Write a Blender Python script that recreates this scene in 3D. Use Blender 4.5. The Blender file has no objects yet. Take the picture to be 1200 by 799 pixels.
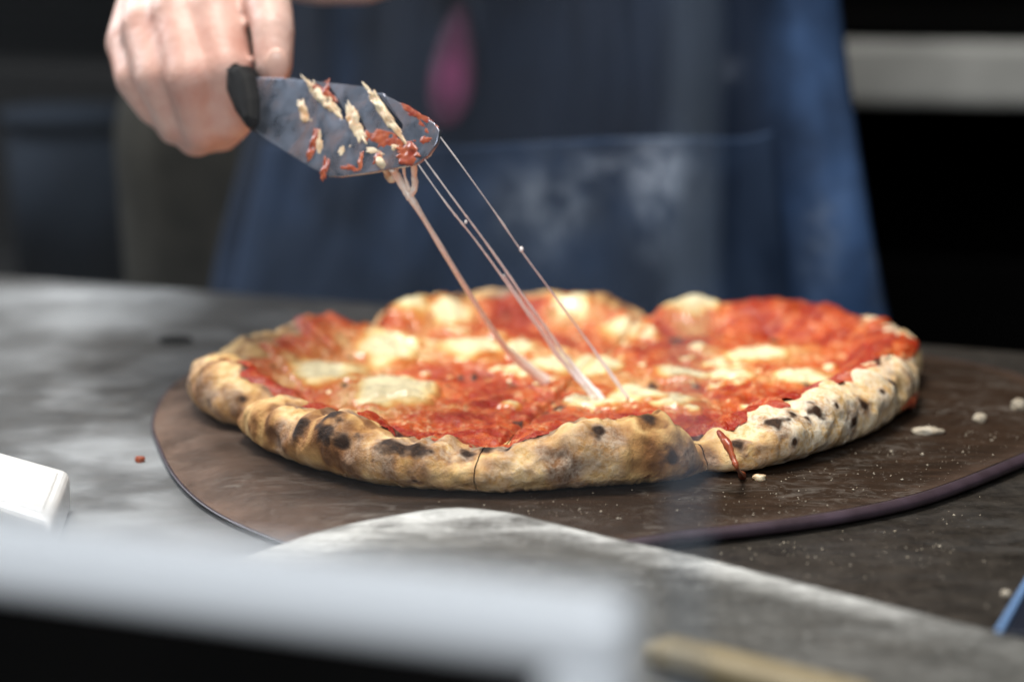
import bpy, bmesh, math, random
import numpy as np
from mathutils import Vector, Matrix
random.seed(4); rng = np.random.default_rng(7)
S = bpy.context.scene
C = S.collection
R = math.radians

# ------------------------------------------------------------------ camera
PITCH, CAMH, LENS = R(11), 0.244, 85.0
FPX = LENS / 36 * 1200
cam = bpy.data.cameras.new('camera'); camo = bpy.data.objects.new('camera', cam); C.objects.link(camo)
camo.location = (0, 0, CAMH); camo.rotation_euler = (R(90) - PITCH, 0, 0)
cam.lens = LENS; cam.sensor_width = 36; cam.clip_start = 0.02; cam.clip_end = 60
cam.dof.use_dof = True; cam.dof.focus_distance = 0.955; cam.dof.aperture_fstop = 4.7
S.camera = camo

# ------------------------------------------------------------------ light
W = bpy.data.worlds.new('World'); S.world = W; W.use_nodes = True
W.node_tree.nodes['Background'].inputs[0].default_value = (0.80, 0.90, 1.0, 1)
W.node_tree.nodes['Background'].inputs[1].default_value = 0.042
def lamp(name, loc, target, sx, sy, power, col):
    l = bpy.data.lights.new(name, 'AREA'); l.shape = 'RECTANGLE'; l.size = sx; l.size_y = sy
    l.energy = power; l.color = col
    o = bpy.data.objects.new(name, l); C.objects.link(o); o.location = loc
    o.rotation_euler = (Vector(target) - Vector(loc)).to_track_quat('-Z', 'Y').to_euler()
    return o
lamp('overhead_lamp', (-0.22, 0.98, 1.55), (0.0, 1.06, 0.0), 0.8, 0.6, 37, (1.0, 0.95, 0.87))
lamp('front_window', (-0.25, -0.9, 1.15), (0.0, 0.9, 0.05), 1.5, 1.0, 33, (0.93, 0.97, 1.0))
lamp('left_window', (-1.5, 2.3, 1.15), (-0.1, 1.1, 0.0), 1.0, 0.9, 42, (0.90, 0.95, 1.0))
S.view_settings.view_transform = 'Standard'; S.view_settings.look = 'None'
S.view_settings.exposure = 0.0; S.view_settings.gamma = 1.0; S.view_settings.use_curve_mapping = False
S.cycles.use_denoising = True
S.cycles.max_bounces = 8; S.cycles.transparent_max_bounces = 16

# ------------------------------------------------------------------ helpers
def ray(u, v):
    x = (u - 600) / FPX; y = -(v - 399.5) / FPX
    c, s = math.cos(PITCH), math.sin(PITCH)
    return Vector((x, c + y * s, -s + y * c))
CAM = Vector((0, 0, CAMH))
def onz(u, v, z):
    d = ray(u, v); return CAM + d * ((z - CAMH) / d.z)
def at(u, v, Y):
    d = ray(u, v); return CAM + d * (Y / d.y)
def onplane(u, v, p, n):
    d = ray(u, v); return CAM + d * ((Vector(p) - CAM).dot(n) / d.dot(n))

def hash3(ix, iy, iz):
    h = (ix.astype(np.int64) * 374761393 + iy.astype(np.int64) * 668265263 + iz.astype(np.int64) * 2147483647 * 3) & 0xffffffff
    h = ((h ^ (h >> 13)) * 1274126177) & 0xffffffff
    h = ((h ^ (h >> 16)) * 2246822519) & 0xffffffff
    return (h ^ (h >> 15)) & 0xffffffff
def vnoise(x, y, z=None, seed=0):
    """smooth value noise in -1..1"""
    x = np.asarray(x, float); y = np.asarray(y, float)
    z = np.zeros_like(x) if z is None else np.asarray(z, float)
    x = x + seed * 17.3; y = y + seed * 9.1
    ix, iy, iz = np.floor(x), np.floor(y), np.floor(z)
    fx, fy, fz = x - ix, y - iy, z - iz
    fx, fy, fz = [f * f * f * (f * (f * 6 - 15) + 10) for f in (fx, fy, fz)]
    r = 0
    for dx in (0, 1):
        for dy in (0, 1):
            for dz in (0, 1):
                w = (fx if dx else 1 - fx) * (fy if dy else 1 - fy) * (fz if dz else 1 - fz)
                r = r + w * (hash3(ix + dx, iy + dy, iz + dz) / 4294967295.0)
    return r * 2 - 1
def fbm(x, y, z=None, oct=3, seed=0):
    r = 0; a = 1; t = 0; f = 1
    for k in range(oct):
        r = r + a * vnoise(np.asarray(x) * f, np.asarray(y) * f, None if z is None else np.asarray(z) * f, seed + k * 3)
        t += a; a *= .5; f *= 2.03
    return r / t
def sstep(a, b, x):
    t = np.clip((x - a) / (b - a), 0, 1); return t * t * (3 - 2 * t)

def link(name, me, parent=None, m=None):
    o = bpy.data.objects.new(name, me); C.objects.link(o)
    if parent is not None: o.parent = parent
    if m is not None:
        me.materials.clear(); me.materials.append(m)
    return o
def mesh_np(name, V, faces, m=None, parent=None, attrs=None, smooth=True):
    """faces: list of equally long index arrays (n,k)"""
    me = bpy.data.meshes.new(name)
    V = np.asarray(V, np.float32)
    me.vertices.add(len(V)); me.vertices.foreach_set('co', V.ravel())
    loops = np.concatenate([np.asarray(f, np.int32).ravel() for f in faces])
    counts = np.concatenate([np.full(len(f), np.asarray(f).shape[1], np.int32) for f in faces])
    starts = np.concatenate([[0], np.cumsum(counts)[:-1]]).astype(np.int32)
    me.loops.add(len(loops)); me.loops.foreach_set('vertex_index', loops)
    me.polygons.add(len(counts)); me.polygons.foreach_set('loop_start', starts)
    me.update(calc_edges=True); me.validate()
    if smooth: me.polygons.foreach_set('use_smooth', np.ones(len(me.polygons), bool))
    for k, a in (attrs or {}).items():
        at_ = me.attributes.new(k, 'FLOAT', 'POINT'); at_.data.foreach_set('value', np.asarray(a, np.float32).ravel())
    return link(name, me, parent, m)
def gridfaces(n, m_, wrap=False):
    i, j = np.meshgrid(np.arange(n if wrap else n - 1), np.arange(m_ - 1), indexing='ij')
    i2 = (i + 1) % n
    return np.stack([i * m_ + j, i2 * m_ + j, i2 * m_ + j + 1, i * m_ + j + 1], -1).reshape(-1, 4)
def bm_obj(name, bm, m, parent=None, smooth=False, bevel=0, seg=2):
    if bevel:
        bmesh.ops.bevel(bm, geom=list(bm.edges), offset=bevel, segments=seg, affect='EDGES', profile=.5)
    me = bpy.data.meshes.new(name); bm.to_mesh(me); bm.free()
    if smooth: me.polygons.foreach_set('use_smooth', [True] * len(me.polygons))
    return link(name, me, parent, m)
def add_box(bm, c, s, rot=None):
    mt = Matrix.Translation(Vector(c)) @ (rot.to_4x4() if rot else Matrix.Identity(4)) @ Matrix.Diagonal((*s, 1))
    return bmesh.ops.create_cube(bm, size=1, matrix=mt)['verts']
def prism(name, pts, n, depth, m, parent=None, bevel=0, seg=2):
    """planar outline (ordered 3D points) extruded by depth along n"""
    bm = bmesh.new()
    vs = [bm.verts.new(p) for p in pts]; f = bm.faces.new(vs)
    r = bmesh.ops.extrude_face_region(bm, geom=[f])
    bmesh.ops.translate(bm, vec=Vector(n) * depth, verts=[e for e in r['geom'] if isinstance(e, bmesh.types.BMVert)])
    bmesh.ops.recalc_face_normals(bm, faces=bm.faces)
    if bevel:
        es = [e for e in bm.edges if len(e.link_faces) == 2 and e.calc_face_angle(0) > 0.6]
        bmesh.ops.bevel(bm, geom=es, offset=bevel, segments=seg, affect='EDGES', profile=.5)
    me = bpy.data.meshes.new(name); bm.to_mesh(me); bm.free()
    return link(name, me, parent, m)
def spline(P, n, closed=False):
    """Catmull-Rom through P -> n points"""
    P = np.asarray([tuple(p) for p in P], float); k = len(P)
    t = np.linspace(0, k if closed else k - 1, n, endpoint=not closed)
    i = np.minimum(np.floor(t).astype(int), k - 1 if closed else k - 2); f = (t - i)[:, None]
    g = (lambda q: P[q % k]) if closed else (lambda q: P[np.clip(q, 0, k - 1)])
    a, b, c, d = g(i - 1), g(i), g(i + 1), g(i + 2)
    return .5 * (2 * b + (c - a) * f + (2 * a - 5 * b + 4 * c - d) * f ** 2 + (3 * b - a - 3 * c + d) * f ** 3)
def tube(name, P, rad, m, parent=None, n=60, sides=10, lump=0., seed=1, flat=1.0, nrm=None):
    Q = spline(P, n); rr = np.interp(np.linspace(0, 1, n), np.linspace(0, 1, len(rad)), rad)
    T = np.gradient(Q, axis=0); T /= np.linalg.norm(T, axis=1)[:, None]
    up = np.array([0.31, -.9, .25]) if nrm is None else np.array(nrm); A = np.cross(T, up); A /= np.linalg.norm(A, axis=1)[:, None]; B = np.cross(T, A)
    ph = np.linspace(0, 2 * np.pi, sides, endpoint=False)
    rr = rr * (1 + lump * vnoise(np.linspace(0, max(4, n * .16), n), np.zeros(n), seed=seed))
    V = Q[:, None] + rr[:, None, None] * (A[:, None] * np.cos(ph)[None, :, None] + flat * B[:, None] * np.sin(ph)[None, :, None])
    V = V.reshape(-1, 3)
    if lump > .13: V = V + (V - np.repeat(Q, sides, 0)) * (.26 * vnoise(V[:, 0] * 420, V[:, 1] * 520, V[:, 2] * 520, seed + 3))[:, None]
    i, j = np.meshgrid(np.arange(n - 1), np.arange(sides), indexing='ij'); j2 = (j + 1) % sides
    F = np.stack([i * sides + j, i * sides + j2, (i + 1) * sides + j2, (i + 1) * sides + j], -1).reshape(-1, 4)
    V = np.concatenate([V, Q[:1] - T[:1] * rr[0] * .6, Q[-1:] + T[-1:] * rr[-1] * .6])
    a, b = len(V) - 2, len(V) - 1; jj = np.arange(sides); j2 = (jj + 1) % sides
    T1 = np.stack([np.full(sides, a), j2, jj], -1); T2 = np.stack([np.full(sides, b), (n - 1) * sides + jj, (n - 1) * sides + j2], -1)
    return mesh_np(name, V, [F, T1, T2], m, parent)
def thing(name, label, cat, loc=(0, 0, 0), group=None):
    o = bpy.data.objects.new(name, None); C.objects.link(o); o.location = loc; o.empty_display_size = .02
    return tag(o, label, cat, group)
def tag(o, label, cat, group=None):
    o['label'] = label; o['category'] = cat
    if group: o['group'] = group
    return o
def adopt(parent):
    """parts were built in world coordinates: keep them there under a moved parent"""
    inv = Matrix.Translation(parent.location).inverted()
    for o in list(C.objects):
        if o.parent == parent: o.matrix_parent_inverse = inv

# ------------------------------------------------------------------ materials
class Mat:
    def __init__(s, name, rough=.5, metal=0, col=(.5, .5, .5), spec=.5):
        s.m = bpy.data.materials.new(name); s.m.use_nodes = True; s.t = s.m.node_tree
        s.b = s.t.nodes['Principled BSDF']
        s.b.inputs['Roughness'].default_value = rough; s.b.inputs['Metallic'].default_value = metal
        s.b.inputs['Base Color'].default_value = (*col, 1); s.b.inputs['Specular IOR Level'].default_value = spec
        s.co = None
    def n(s, typ, **kw):
        nd = s.t.nodes.new(typ)
        for k, v in kw.items():
            if k in nd.inputs: nd.inputs[k].default_value = v
            else: setattr(nd, k, v)
        return nd
    def L(s, a, b): s.t.links.new(a, b)
    def coord(s, scale=(1, 1, 1), rot=(0, 0, 0)):
        tc = s.n('ShaderNodeTexCoord'); mp = s.n('ShaderNodeMapping')
        mp.inputs['Scale'].default_value = scale; mp.inputs['Rotation'].default_value = rot
        s.L(tc.outputs['Object'], mp.inputs['Vector']); return mp.outputs[0]
    def noise(s, scale, detail=4, rough=.6, vec=None, dist=0):
        nd = s.n('ShaderNodeTexNoise'); nd.inputs['Scale'].default_value = scale; nd.inputs['Detail'].default_value = detail
        nd.inputs['Roughness'].default_value = rough; nd.inputs['Distortion'].default_value = dist
        s.L(vec if vec is not None else s.coord(), nd.inputs['Vector']); return nd.outputs['Fac']
    def attr(s, name):
        nd = s.n('ShaderNodeAttribute'); nd.attribute_name = name; return nd.outputs['Fac']
    def ramp(s, f, stops):
        nd = s.n('ShaderNodeValToRGB'); e = nd.color_ramp.elements
        while len(e) < len(stops): e.new(.5)
        for q, (p, c) in zip(e, stops):
            q.position = p; q.color = (*c, 1) if not isinstance(c, (int, float)) else (c, c, c, 1)
        s.L(f, nd.inputs[0]); return nd.outputs[0]
    def mix(s, f, a, b):
        nd = s.n('ShaderNodeMix'); nd.data_type = 'RGBA'
        for v, i in ((f, 0), (a, 6), (b, 7)):
            if isinstance(v, (int, float)): nd.inputs[i].default_value = v
            elif isinstance(v, tuple): nd.inputs[i].default_value = (*v, 1)
            else: s.L(v, nd.inputs[i])
        return nd.outputs[2]
    def math(s, op, a, b=None, clamp=False):
        nd = s.n('ShaderNodeMath', operation=op); nd.use_clamp = clamp
        for v, i in ((a, 0), (b, 1)):
            if v is None: continue
            if isinstance(v, (int, float)): nd.inputs[i].default_value = v
            else: s.L(v, nd.inputs[i])
        return nd.outputs[0]
    def set(s, sock, v):
        if isinstance(v, (int, float)): s.b.inputs[sock].default_value = v
        elif isinstance(v, tuple): s.b.inputs[sock].default_value = (*v, 1) if len(v) == 3 and sock != 'Subsurface Radius' else v
        else: s.L(v, s.b.inputs[sock])
        return s
    def bump(s, h, strength=.3, dist=.001):
        nd = s.n('ShaderNodeBump'); nd.inputs['Strength'].default_value = strength; nd.inputs['Distance'].default_value = dist
        s.L(h, nd.inputs['Height']); s.L(nd.outputs[0], s.b.inputs['Normal']); return s

# counter: dark worn stone/steel top dusted with flour
M = Mat('counter_top', .48, 0, spec=.25)
lo = M.noise(5, 3, .6); st = M.noise(1, 6, .65, M.coord((18, 55, 18), (0, 0, R(22))), .6); sp = M.noise(420, 2, .5)
base = M.ramp(M.noise(85, 6, .75), [(.34, (.009, .0075, .006)), (.66, (.040, .034, .028))])
fl_att = M.attr('flour')
fm = M.math('MULTIPLY', M.ramp(st, [(.46, 0.), (.72, 1.)]), M.ramp(lo, [(.35, .1), (.65, 1.)]))
fm = M.math('ADD', M.math('MULTIPLY', fm, .06), M.math('MULTIPLY', fl_att, M.ramp(M.math('ADD', M.math('MULTIPLY', M.noise(34, 7, .75), .6), M.math('MULTIPLY', st, .4)), [(.28, .50), (.68, 1.0)])), True)
grain = M.ramp(sp, [(.66, 0.), (.80, .25)])
fm2 = M.math('MAXIMUM', fm, M.math('MULTIPLY', grain, M.ramp(M.noise(16, 3), [(.42, 0.), (.62, 1.)])))
M.set('Base Color', M.mix(fm2, base, (.48, .51, .54)))
M.set('Roughness', M.ramp(fm, [(0, .40), (1, .75)]))
M.bump(M.math('ADD', st, M.math('MULTIPLY', sp, .6)), .25, .0006)
m_counter = M.m

M = Mat('board_wood', .6, spec=.12)
g = M.noise(1, 7, .62, M.coord((26, 120, 30), (0, 0, R(-14))), .8); lg = M.noise(11, 4, .6); sp = M.noise(520, 2, .5); sm = M.noise(1, 7, .75, M.coord((75, 130, 60), (0, 0, R(16))), 1.5)
base = M.ramp(g, [(.25, (.008, .0044, .0026)), (.5, (.019, .0105, .0058)), (.75, (.044, .024, .0135))])
base = M.mix(M.ramp(lg, [(.35, .0), (.7, .75)]), base, (.030, .0155, .0082))
worn = M.attr('worn')
base = M.mix(M.math('MULTIPLY', worn, M.ramp(M.noise(34, 5, .7), [(.3, .1), (.65, .9)])), base, (.150, .098, .074))
fl = M.math('MULTIPLY', M.ramp(sm, [(.48, 0.), (.80, .48)]), M.ramp(M.noise(21, 5), [(.46, 0.05), (.68, 1.)]))
fl = M.math('MAXIMUM', fl, M.math('MULTIPLY', M.ramp(sp, [(.64, 0.), (.78, .45)]), M.ramp(M.noise(22, 3), [(.45, .08), (.65, 1.)])))
M.set('Base Color', M.mix(fl, base, (.42, .39, .35))); M.set('Roughness', M.ramp(g, [(.3, .52), (.8, .72)]))
M.bump(M.math('ADD', g, M.math('MULTIPLY', sm, .5)), .3, .0007)
m_board = M.m
M = Mat('board_rim', .38); M.set('Base Color', M.ramp(M.noise(55, 4, .6), [(.3, (.030, .019, .024)), (.7, (.062, .043, .058))])); M.bump(M.noise(160, 3), .15, .0004); m_rim = M.m

# baked dough: colours carried by toast / char / flour masks that belong to the crust itself
M = Mat('baked_crust', .70, spec=.2)
n1 = M.noise(130, 5, .65); n2 = M.noise(520, 4, .65); n3 = M.noise(48, 4, .6)
c = M.ramp(n1, [(.28, (.52, .29, .095)), (.5, (.70, .46, .195)), (.72, (.80, .59, .31))])
toast = M.math('ADD', M.attr('toast'), M.math('MULTIPLY', M.math('SUBTRACT', n1, .5), .9), True)
c = M.mix(M.ramp(toast, [(.25, 0.), (.50, .62), (.80, 1.)]), c, M.mix(M.ramp(toast, [(.5, 0.), (1., 1.)]), M.ramp(n2, [(.3, (.32, .135, .036)), (.7, (.47, .225, .070))]), M.ramp(n2, [(.3, (.11, .042, .014)), (.7, (.21, .092, .032))])))
c = M.mix(M.math('MULTIPLY', M.attr('flour'), M.ramp(M.math('ADD', M.math('MULTIPLY', n1, .6), M.math('MULTIPLY', n2, .4)), [(.38, .05), (.6, 1.)])), c, (.82, .74, .61))
ch = M.math('ADD', M.attr('char'), M.math('MULTIPLY', M.math('SUBTRACT', M.noise(260, 5, .7), .5), M.math('MULTIPLY', M.math('MINIMUM', M.math('MULTIPLY', M.attr('char'), 3.), 1.), 1.1)), True)
c = M.mix(M.ramp(ch, [(.18, 0.), (.45, .55), (.80, 1.)]), c, M.ramp(n2, [(.35, (.016, .008, .005)), (.75, (.060, .028, .014))]))
M.set('Base Color', c); M.set('Subsurface Weight', .06).set('Subsurface Radius', (.006, .003, .0015)).set('Subsurface Scale', .4)
M.bump(M.math('ADD', n2, M.math('MULTIPLY', n1, 1.0)), .5, .0012)
m_crust = M.m

M = Mat('tomato_sauce', .33, spec=.32)
n1 = M.noise(210, 5, .65); n2 = M.noise(70, 4, .6); n3 = M.noise(600, 3, .6)
f = M.math('ADD', M.attr('bleed'), M.math('MULTIPLY', M.math('SUBTRACT', n1, .5), .55), True)
c = M.ramp(f, [(.0, (.30, .014, .004)), (.20, (.48, .052, .007)), (.42, (.58, .115, .018)), (.64, (.60, .225, .055)), (.95, (.70, .43, .18))])
c = M.mix(M.ramp(n2, [(.44, 0.), (.66, .7)]), c, M.ramp(n1, [(.3, (.43, .030, .006)), (.65, (.62, .15, .018))]))
c = M.mix(M.ramp(M.math('ADD', M.attr('char'), M.math('MULTIPLY', M.math('SUBTRACT', n1, .5), .6), True), [(.35, 0.), (.75, .95)]), c, (.035, .014, .009))
sk = M.math('MULTIPLY', M.ramp(M.noise(330, 4, .7), [(.51, 0.), (.63, .75)]), M.ramp(f, [(.03, .22), (.28, 1.)]))
c = M.mix(sk, c, M.ramp(n2, [(.35, (.62, .30, .12)), (.65, (.80, .58, .34))]))
c = M.mix(M.ramp(M.noise(250, 4, .7, None, .4), [(.60, 0.), (.72, .75)]), c, (.20, .018, .006))
M.set('Base Color', c); M.set('Roughness', M.ramp(n2, [(.3, .24), (.7, .48)])); M.set('Coat Weight', .10); M.set('Coat Roughness', .12)
M.bump(M.math('ADD', n1, M.math('MULTIPLY', n3, .35)), .9, .0020)
m_sauce = M.m

M = Mat('melted_mozzarella', .30)
n1 = M.noise(95, 4, .6); n2 = M.noise(420, 4, .65); M.set('Coat Weight', .5); M.set('Coat Roughness', .12)
f = M.math('ADD', M.attr('rim'), M.math('MULTIPLY', M.math('SUBTRACT', n1, .5), .75), True)
c = M.ramp(f, [(.28, (.90, .79, .50)), (.52, (.86, .65, .30)), (.68, (.72, .36, .10)), (.88, (.58, .16, .03))])
c = M.mix(M.ramp(M.noise(260, 3), [(.64, 0.), (.78, .5)]), c, (.66, .30, .08))
M.set('Base Color', c); M.set('Roughness', M.ramp(n1, [(.3, .22), (.7, .42)]))
M.bump(M.math('ADD', n1, M.math('MULTIPLY', n2, .3)), .4, .0014)
m_cheese = M.m
M = Mat('cheese_thread', .3, col=(.78, .56, .44)); M.set('Base Color', M.ramp(M.noise(260, 3), [(.3, (.88, .66, .52)), (.6, (.95, .85, .77))]))
M.set('Coat Weight', .4); m_thread = M.m
M = Mat('cheese_filament', .25, col=(.95, .89, .88)); m_fil = M.m
M = Mat('cheese_smear', .4); M.set('Base Color', M.ramp(M.noise(160, 4, .6), [(.32, (.50, .27, .13)), (.62, (.74, .60, .42))])); M.set('Subsurface Weight', .1); m_smear = M.m
M = Mat('sauce_smear', .3); M.set('Base Color', M.ramp(M.noise(200, 4, .6), [(.3, (.22, .022, .010)), (.7, (.40, .11, .045))])); m_ssmear = M.m

M = Mat('blade_steel', .26, 1, (.19, .205, .235)); nn = M.noise(90, 5, .6); M.set('Roughness', M.ramp(nn, [(.3, .22), (.7, .40)]))
gm = M.ramp(M.noise(52, 6, .7, None, .6), [(.47, 0.), (.68, .7)])
M.set('Base Color', M.mix(gm, (.30, .34, .43), (.22, .10, .065))); M.set('Metallic', M.math('SUBTRACT', 1.0, M.math('MULTIPLY', gm, .6))); m_blade = M.m
M = Mat('handle_plastic', .65, col=(.006, .006, .0065), spec=.12); M.bump(M.noise(300, 3), .2, .0004); m_handle = M.m

M = Mat('skin', .48)
n1 = M.noise(28, 4, .6); n2 = M.noise(260, 3, .6)
c = M.ramp(n1, [(.32, (.55, .31, .25)), (.52, (.66, .44, .375)), (.70, (.74, .56, .50))])
M.set('Base Color', M.mix(M.ramp(M.noise(60, 5, .7), [(.42, 0.), (.7, .6)]), c, (.52, .24, .19))).set('Subsurface Weight', .05).set('Subsurface Radius', (.012, .004, .002)).set('Subsurface Scale', .3); M.bump(M.math('ADD', n2, M.noise(90, 4)), .5, .0010); m_skin = M.m
M = Mat('nail', .25, col=(.72, .46, .38)); m_nail = M.m

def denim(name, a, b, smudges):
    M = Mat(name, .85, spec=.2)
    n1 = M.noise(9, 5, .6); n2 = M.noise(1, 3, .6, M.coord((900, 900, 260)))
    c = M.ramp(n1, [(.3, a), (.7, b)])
    c = M.mix(M.math('MULTIPLY', M.attr('lighten'), M.ramp(M.noise(24, 4, .7), [(.3, .35), (.7, 1.)])), c, (.045, .095, .215))
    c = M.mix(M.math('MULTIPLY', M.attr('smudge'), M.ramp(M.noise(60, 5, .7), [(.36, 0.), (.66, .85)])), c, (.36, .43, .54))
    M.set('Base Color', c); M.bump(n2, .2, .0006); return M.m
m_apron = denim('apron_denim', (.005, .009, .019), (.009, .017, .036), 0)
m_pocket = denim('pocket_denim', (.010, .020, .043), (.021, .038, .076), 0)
M = Mat('trouser_cloth', .9, spec=.15); M.set('Base Color', M.ramp(M.noise(22, 4), [(.3, (.018, .017, .013)), (.7, (.045, .042, .034))])); m_trouser = M.m
M = Mat('shirt_cloth', .9, spec=.15); M.set('Base Color', M.ramp(M.noise(22, 4), [(.3, (.010, .011, .013)), (.7, (.022, .024, .028))])); m_shirt = M.m
M = Mat('pink_glow_patch', .8); M.set('Base Color', M.mix(M.attr('glow'), (.008, .012, .024), M.ramp(M.noise(40, 4), [(.3, (.24, .055, .15)), (.7, (.36, .09, .24))]))); m_pink = M.m  # magenta glow put into the colour, fading out to the apron's navy

M = Mat('brushed_frame', .30, .1, (.82, .845, .88)); M.set('Roughness', M.ramp(M.noise(1, 4, .6, M.coord((12, 12, 500))), [(.3, .24), (.7, .42)])); m_frame = M.m
M = Mat('black_panel', .6, col=(.006, .006, .006), spec=.06); M.set('Base Color', M.ramp(M.noise(18, 4), [(.3, (.0012, .0012, .0012)), (.7, (.0030, .0028, .0027))])); m_black = M.m
M = Mat('sheet_metal_floured', .5, .0)
st = M.noise(1, 6, .65, M.coord((20, 95, 20), (0, 0, R(-21))), .5); n1 = M.noise(60, 5, .7)
fm = M.math('ADD', M.math('MULTIPLY', M.attr('flour'), M.ramp(M.math('ADD', M.math('MULTIPLY', st, .6), M.math('MULTIPLY', n1, .4)), [(.36, .1), (.60, 1.)])), M.math('ADD', M.ramp(st, [(.5, 0.), (.85, .12)]), M.math('MULTIPLY', M.ramp(M.noise(330, 4, .7), [(.52, 0.), (.70, .35)]), M.ramp(M.noise(24, 4), [(.35, .15), (.65, 1.)]))), True)
M.set('Base Color', M.mix(fm, M.ramp(n1, [(.3, (.060, .061, .057)), (.7, (.115, .113, .104))]), (.60, .61, .60)))
M.set('Metallic', M.math('MULTIPLY', M.math('SUBTRACT', 1.0, fm), .35)); M.set('Roughness', M.ramp(fm, [(0, .42), (1, .85)])); M.bump(n1, .2, .0005); m_sheet = M.m
M = Mat('pale_wood', .6); M.set('Base Color', M.ramp(M.noise(1, 5, .6, M.coord((40, 12, 40), (0, 0, R(20)))), [(.35, (.17, .135, .075)), (.7, (.25, .21, .13))])); m_stick = M.m
M = Mat('white_plastic', .38, col=(.78, .79, .80)); M.set('Base Color', M.ramp(M.noise(45, 5, .7), [(.35, (.70, .71, .71)), (.65, (.84, .85, .86))])); M.bump(M.noise(220, 4), .2, .0004); m_white = M.m
M = Mat('scraper_steel', .35, .3, (.012, .016, .028)); m_scr = M.m
M = Mat('scraper_edge', .3, 0, (.13, .23, .42)); m_scre = M.m
M = Mat('flour_grain', .8); M.set('Base Color', M.ramp(M.noise(300, 2), [(.3, (.28, .22, .15)), (.65, (.46, .41, .33))])); m_grain = M.m
def plain(name, a, b, rough=.7, scale=8, spec=.3):
    M = Mat(name, rough, spec=spec); M.set('Base Color', M.ramp(M.noise(scale, 5, .6), [(.3, a), (.7, b)])); M.bump(M.noise(scale * 12, 3), .15, .001); return M.m
m_wall = plain('wall_dark', (.010, .009, .008), (.020, .017, .014))
m_floor = plain('floor_tile', (.02, .019, .018), (.035, .033, .03))
m_cab = plain('cabinet_dark', (.0065, .0065, .0065), (.011, .011, .0115), spec=.1)
m_wood = plain('cabinet_olive', (.018, .0145, .010), (.032, .026, .018), .8, spec=.1)
m_void = plain('oven_black', (.0012, .0012, .0012), (.0025, .0024, .0024), .9, spec=.03)
m_ledge = plain('pale_stone', (.33, .33, .315), (.46, .46, .44), .7, 14)
m_blue = plain('blue_plastic', (.006, .010, .018), (.011, .018, .030), .8, spec=.1)

# dusty glass: clear, faintly mirroring, with a thin dust film that also paints the reflected veil
def glass(name, film, filmcol, ior=1.5, trans=(1, 1, 1)):
    m = bpy.data.materials.new(name); m.use_nodes = True; t = m.node_tree; t.nodes.clear()
    out = t.nodes.new('ShaderNodeOutputMaterial'); tr = t.nodes.new('ShaderNodeBsdfTransparent'); tr.inputs[0].default_value = (*trans, 1)
    gl = t.nodes.new('ShaderNodeBsdfGlossy'); gl.inputs['Roughness'].default_value = .04
    fr = t.nodes.new('ShaderNodeFresnel'); fr.inputs[0].default_value = ior
    di = t.nodes.new('ShaderNodeBsdfDiffuse'); di.inputs[0].default_value = (*filmcol, 1)
    tc = t.nodes.new('ShaderNodeTexCoord'); nz = t.nodes.new('ShaderNodeTexNoise'); nz.inputs['Scale'].default_value = 14; nz.inputs['Detail'].default_value = 5
    mr = t.nodes.new('ShaderNodeMapRange'); mr.inputs[1].default_value = .3; mr.inputs[2].default_value = .7; mr.inputs[3].default_value = film * .6; mr.inputs[4].default_value = film * 1.4
    m1 = t.nodes.new('ShaderNodeMixShader'); m2 = t.nodes.new('ShaderNodeMixShader')
    L = t.links.new
    L(tc.outputs['Object'], nz.inputs['Vector']); L(nz.outputs['Fac'], mr.inputs[0])
    L(fr.outputs[0], m1.inputs[0]); L(tr.outputs[0], m1.inputs[1]); L(gl.outputs[0], m1.inputs[2])
    L(mr.outputs[0], m2.inputs[0]); L(m1.outputs[0], m2.inputs[1]); L(di.outputs[0], m2.inputs[2]); L(m2.outputs[0], out.inputs[0])
    return m
m_glass = glass('dusty_veil_glass', .0065, (.85, .88, .92))
m_gedge = glass('glass_edge', .40, (.64, .76, .93), trans=(.93, .97, 1.0))

# ------------------------------------------------------------------ the counter and the room
K0, K1 = Vector((-.315, 1.468, 0)), Vector((.265, 1.228, 0))
kd = (K1 - K0).normalized(); kn = Vector((kd.y, -kd.x, 0))          # along the counter / towards the camera
if kn.y > 0: kn = -kn
mid = (K0 + K1) / 2
L0, L1, DEP, TH = -1.6, 1.5, 1.08, .045
# the top as one fine sheet with softly uneven, rounded edges
nu, nv = 620, 300
u = np.linspace(L0, L1, nu); v = np.concatenate([[0, 0.0008, .002, .004], np.linspace(.008, DEP - .004, nv - 6), [DEP - .001, DEP]])
U, Vv = np.meshgrid(u, v, indexing='ij')
X = mid.x + kd.x * U + kn.x * Vv; Y = mid.y + kd.y * U + kn.y * Vv
dz = -.003 * np.clip(1 - Vv / .004, 0, 1) ** 2 + .00015 * fbm(X * 30, Y * 30)
lf = sstep(.02, -.30, X + .25 * (Y - 1.2)) ; fl = lf * (.22 + .36 * sstep(-.1, .5, fbm(X * 11, Y * 6, seed=5)))
patch = lambda px, py, sx, sy: np.exp(-(((X - onz(px, py, 0).x) / sx) ** 2 + ((Y - onz(px, py, 0).y) / sy) ** 2))
fl = fl * (.55 + .75 * sstep(-.30, .40, fbm(X * 42, Y * 34, oct=4, seed=6))) + .55 * patch(100, 370, .05, .05) + .30 * patch(20, 420, .03, .05) + .6 * patch(60, 345, .06, .03) + .25 * patch(110, 520, .05, .04) + .22 * patch(250, 640, .09, .05)
counter = thing('counter', 'dark worn counter top dusted with flour under the round board', 'counter', (mid.x, mid.y, 0))
mesh_np('counter_top', np.stack([X, Y, dz], -1).reshape(-1, 3), [gridfaces(nu, len(v))], m_counter, counter, {'flour': fl})
bm = bmesh.new()
rot = Matrix((kd, -kn, (0, 0, 1))).transposed()
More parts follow.
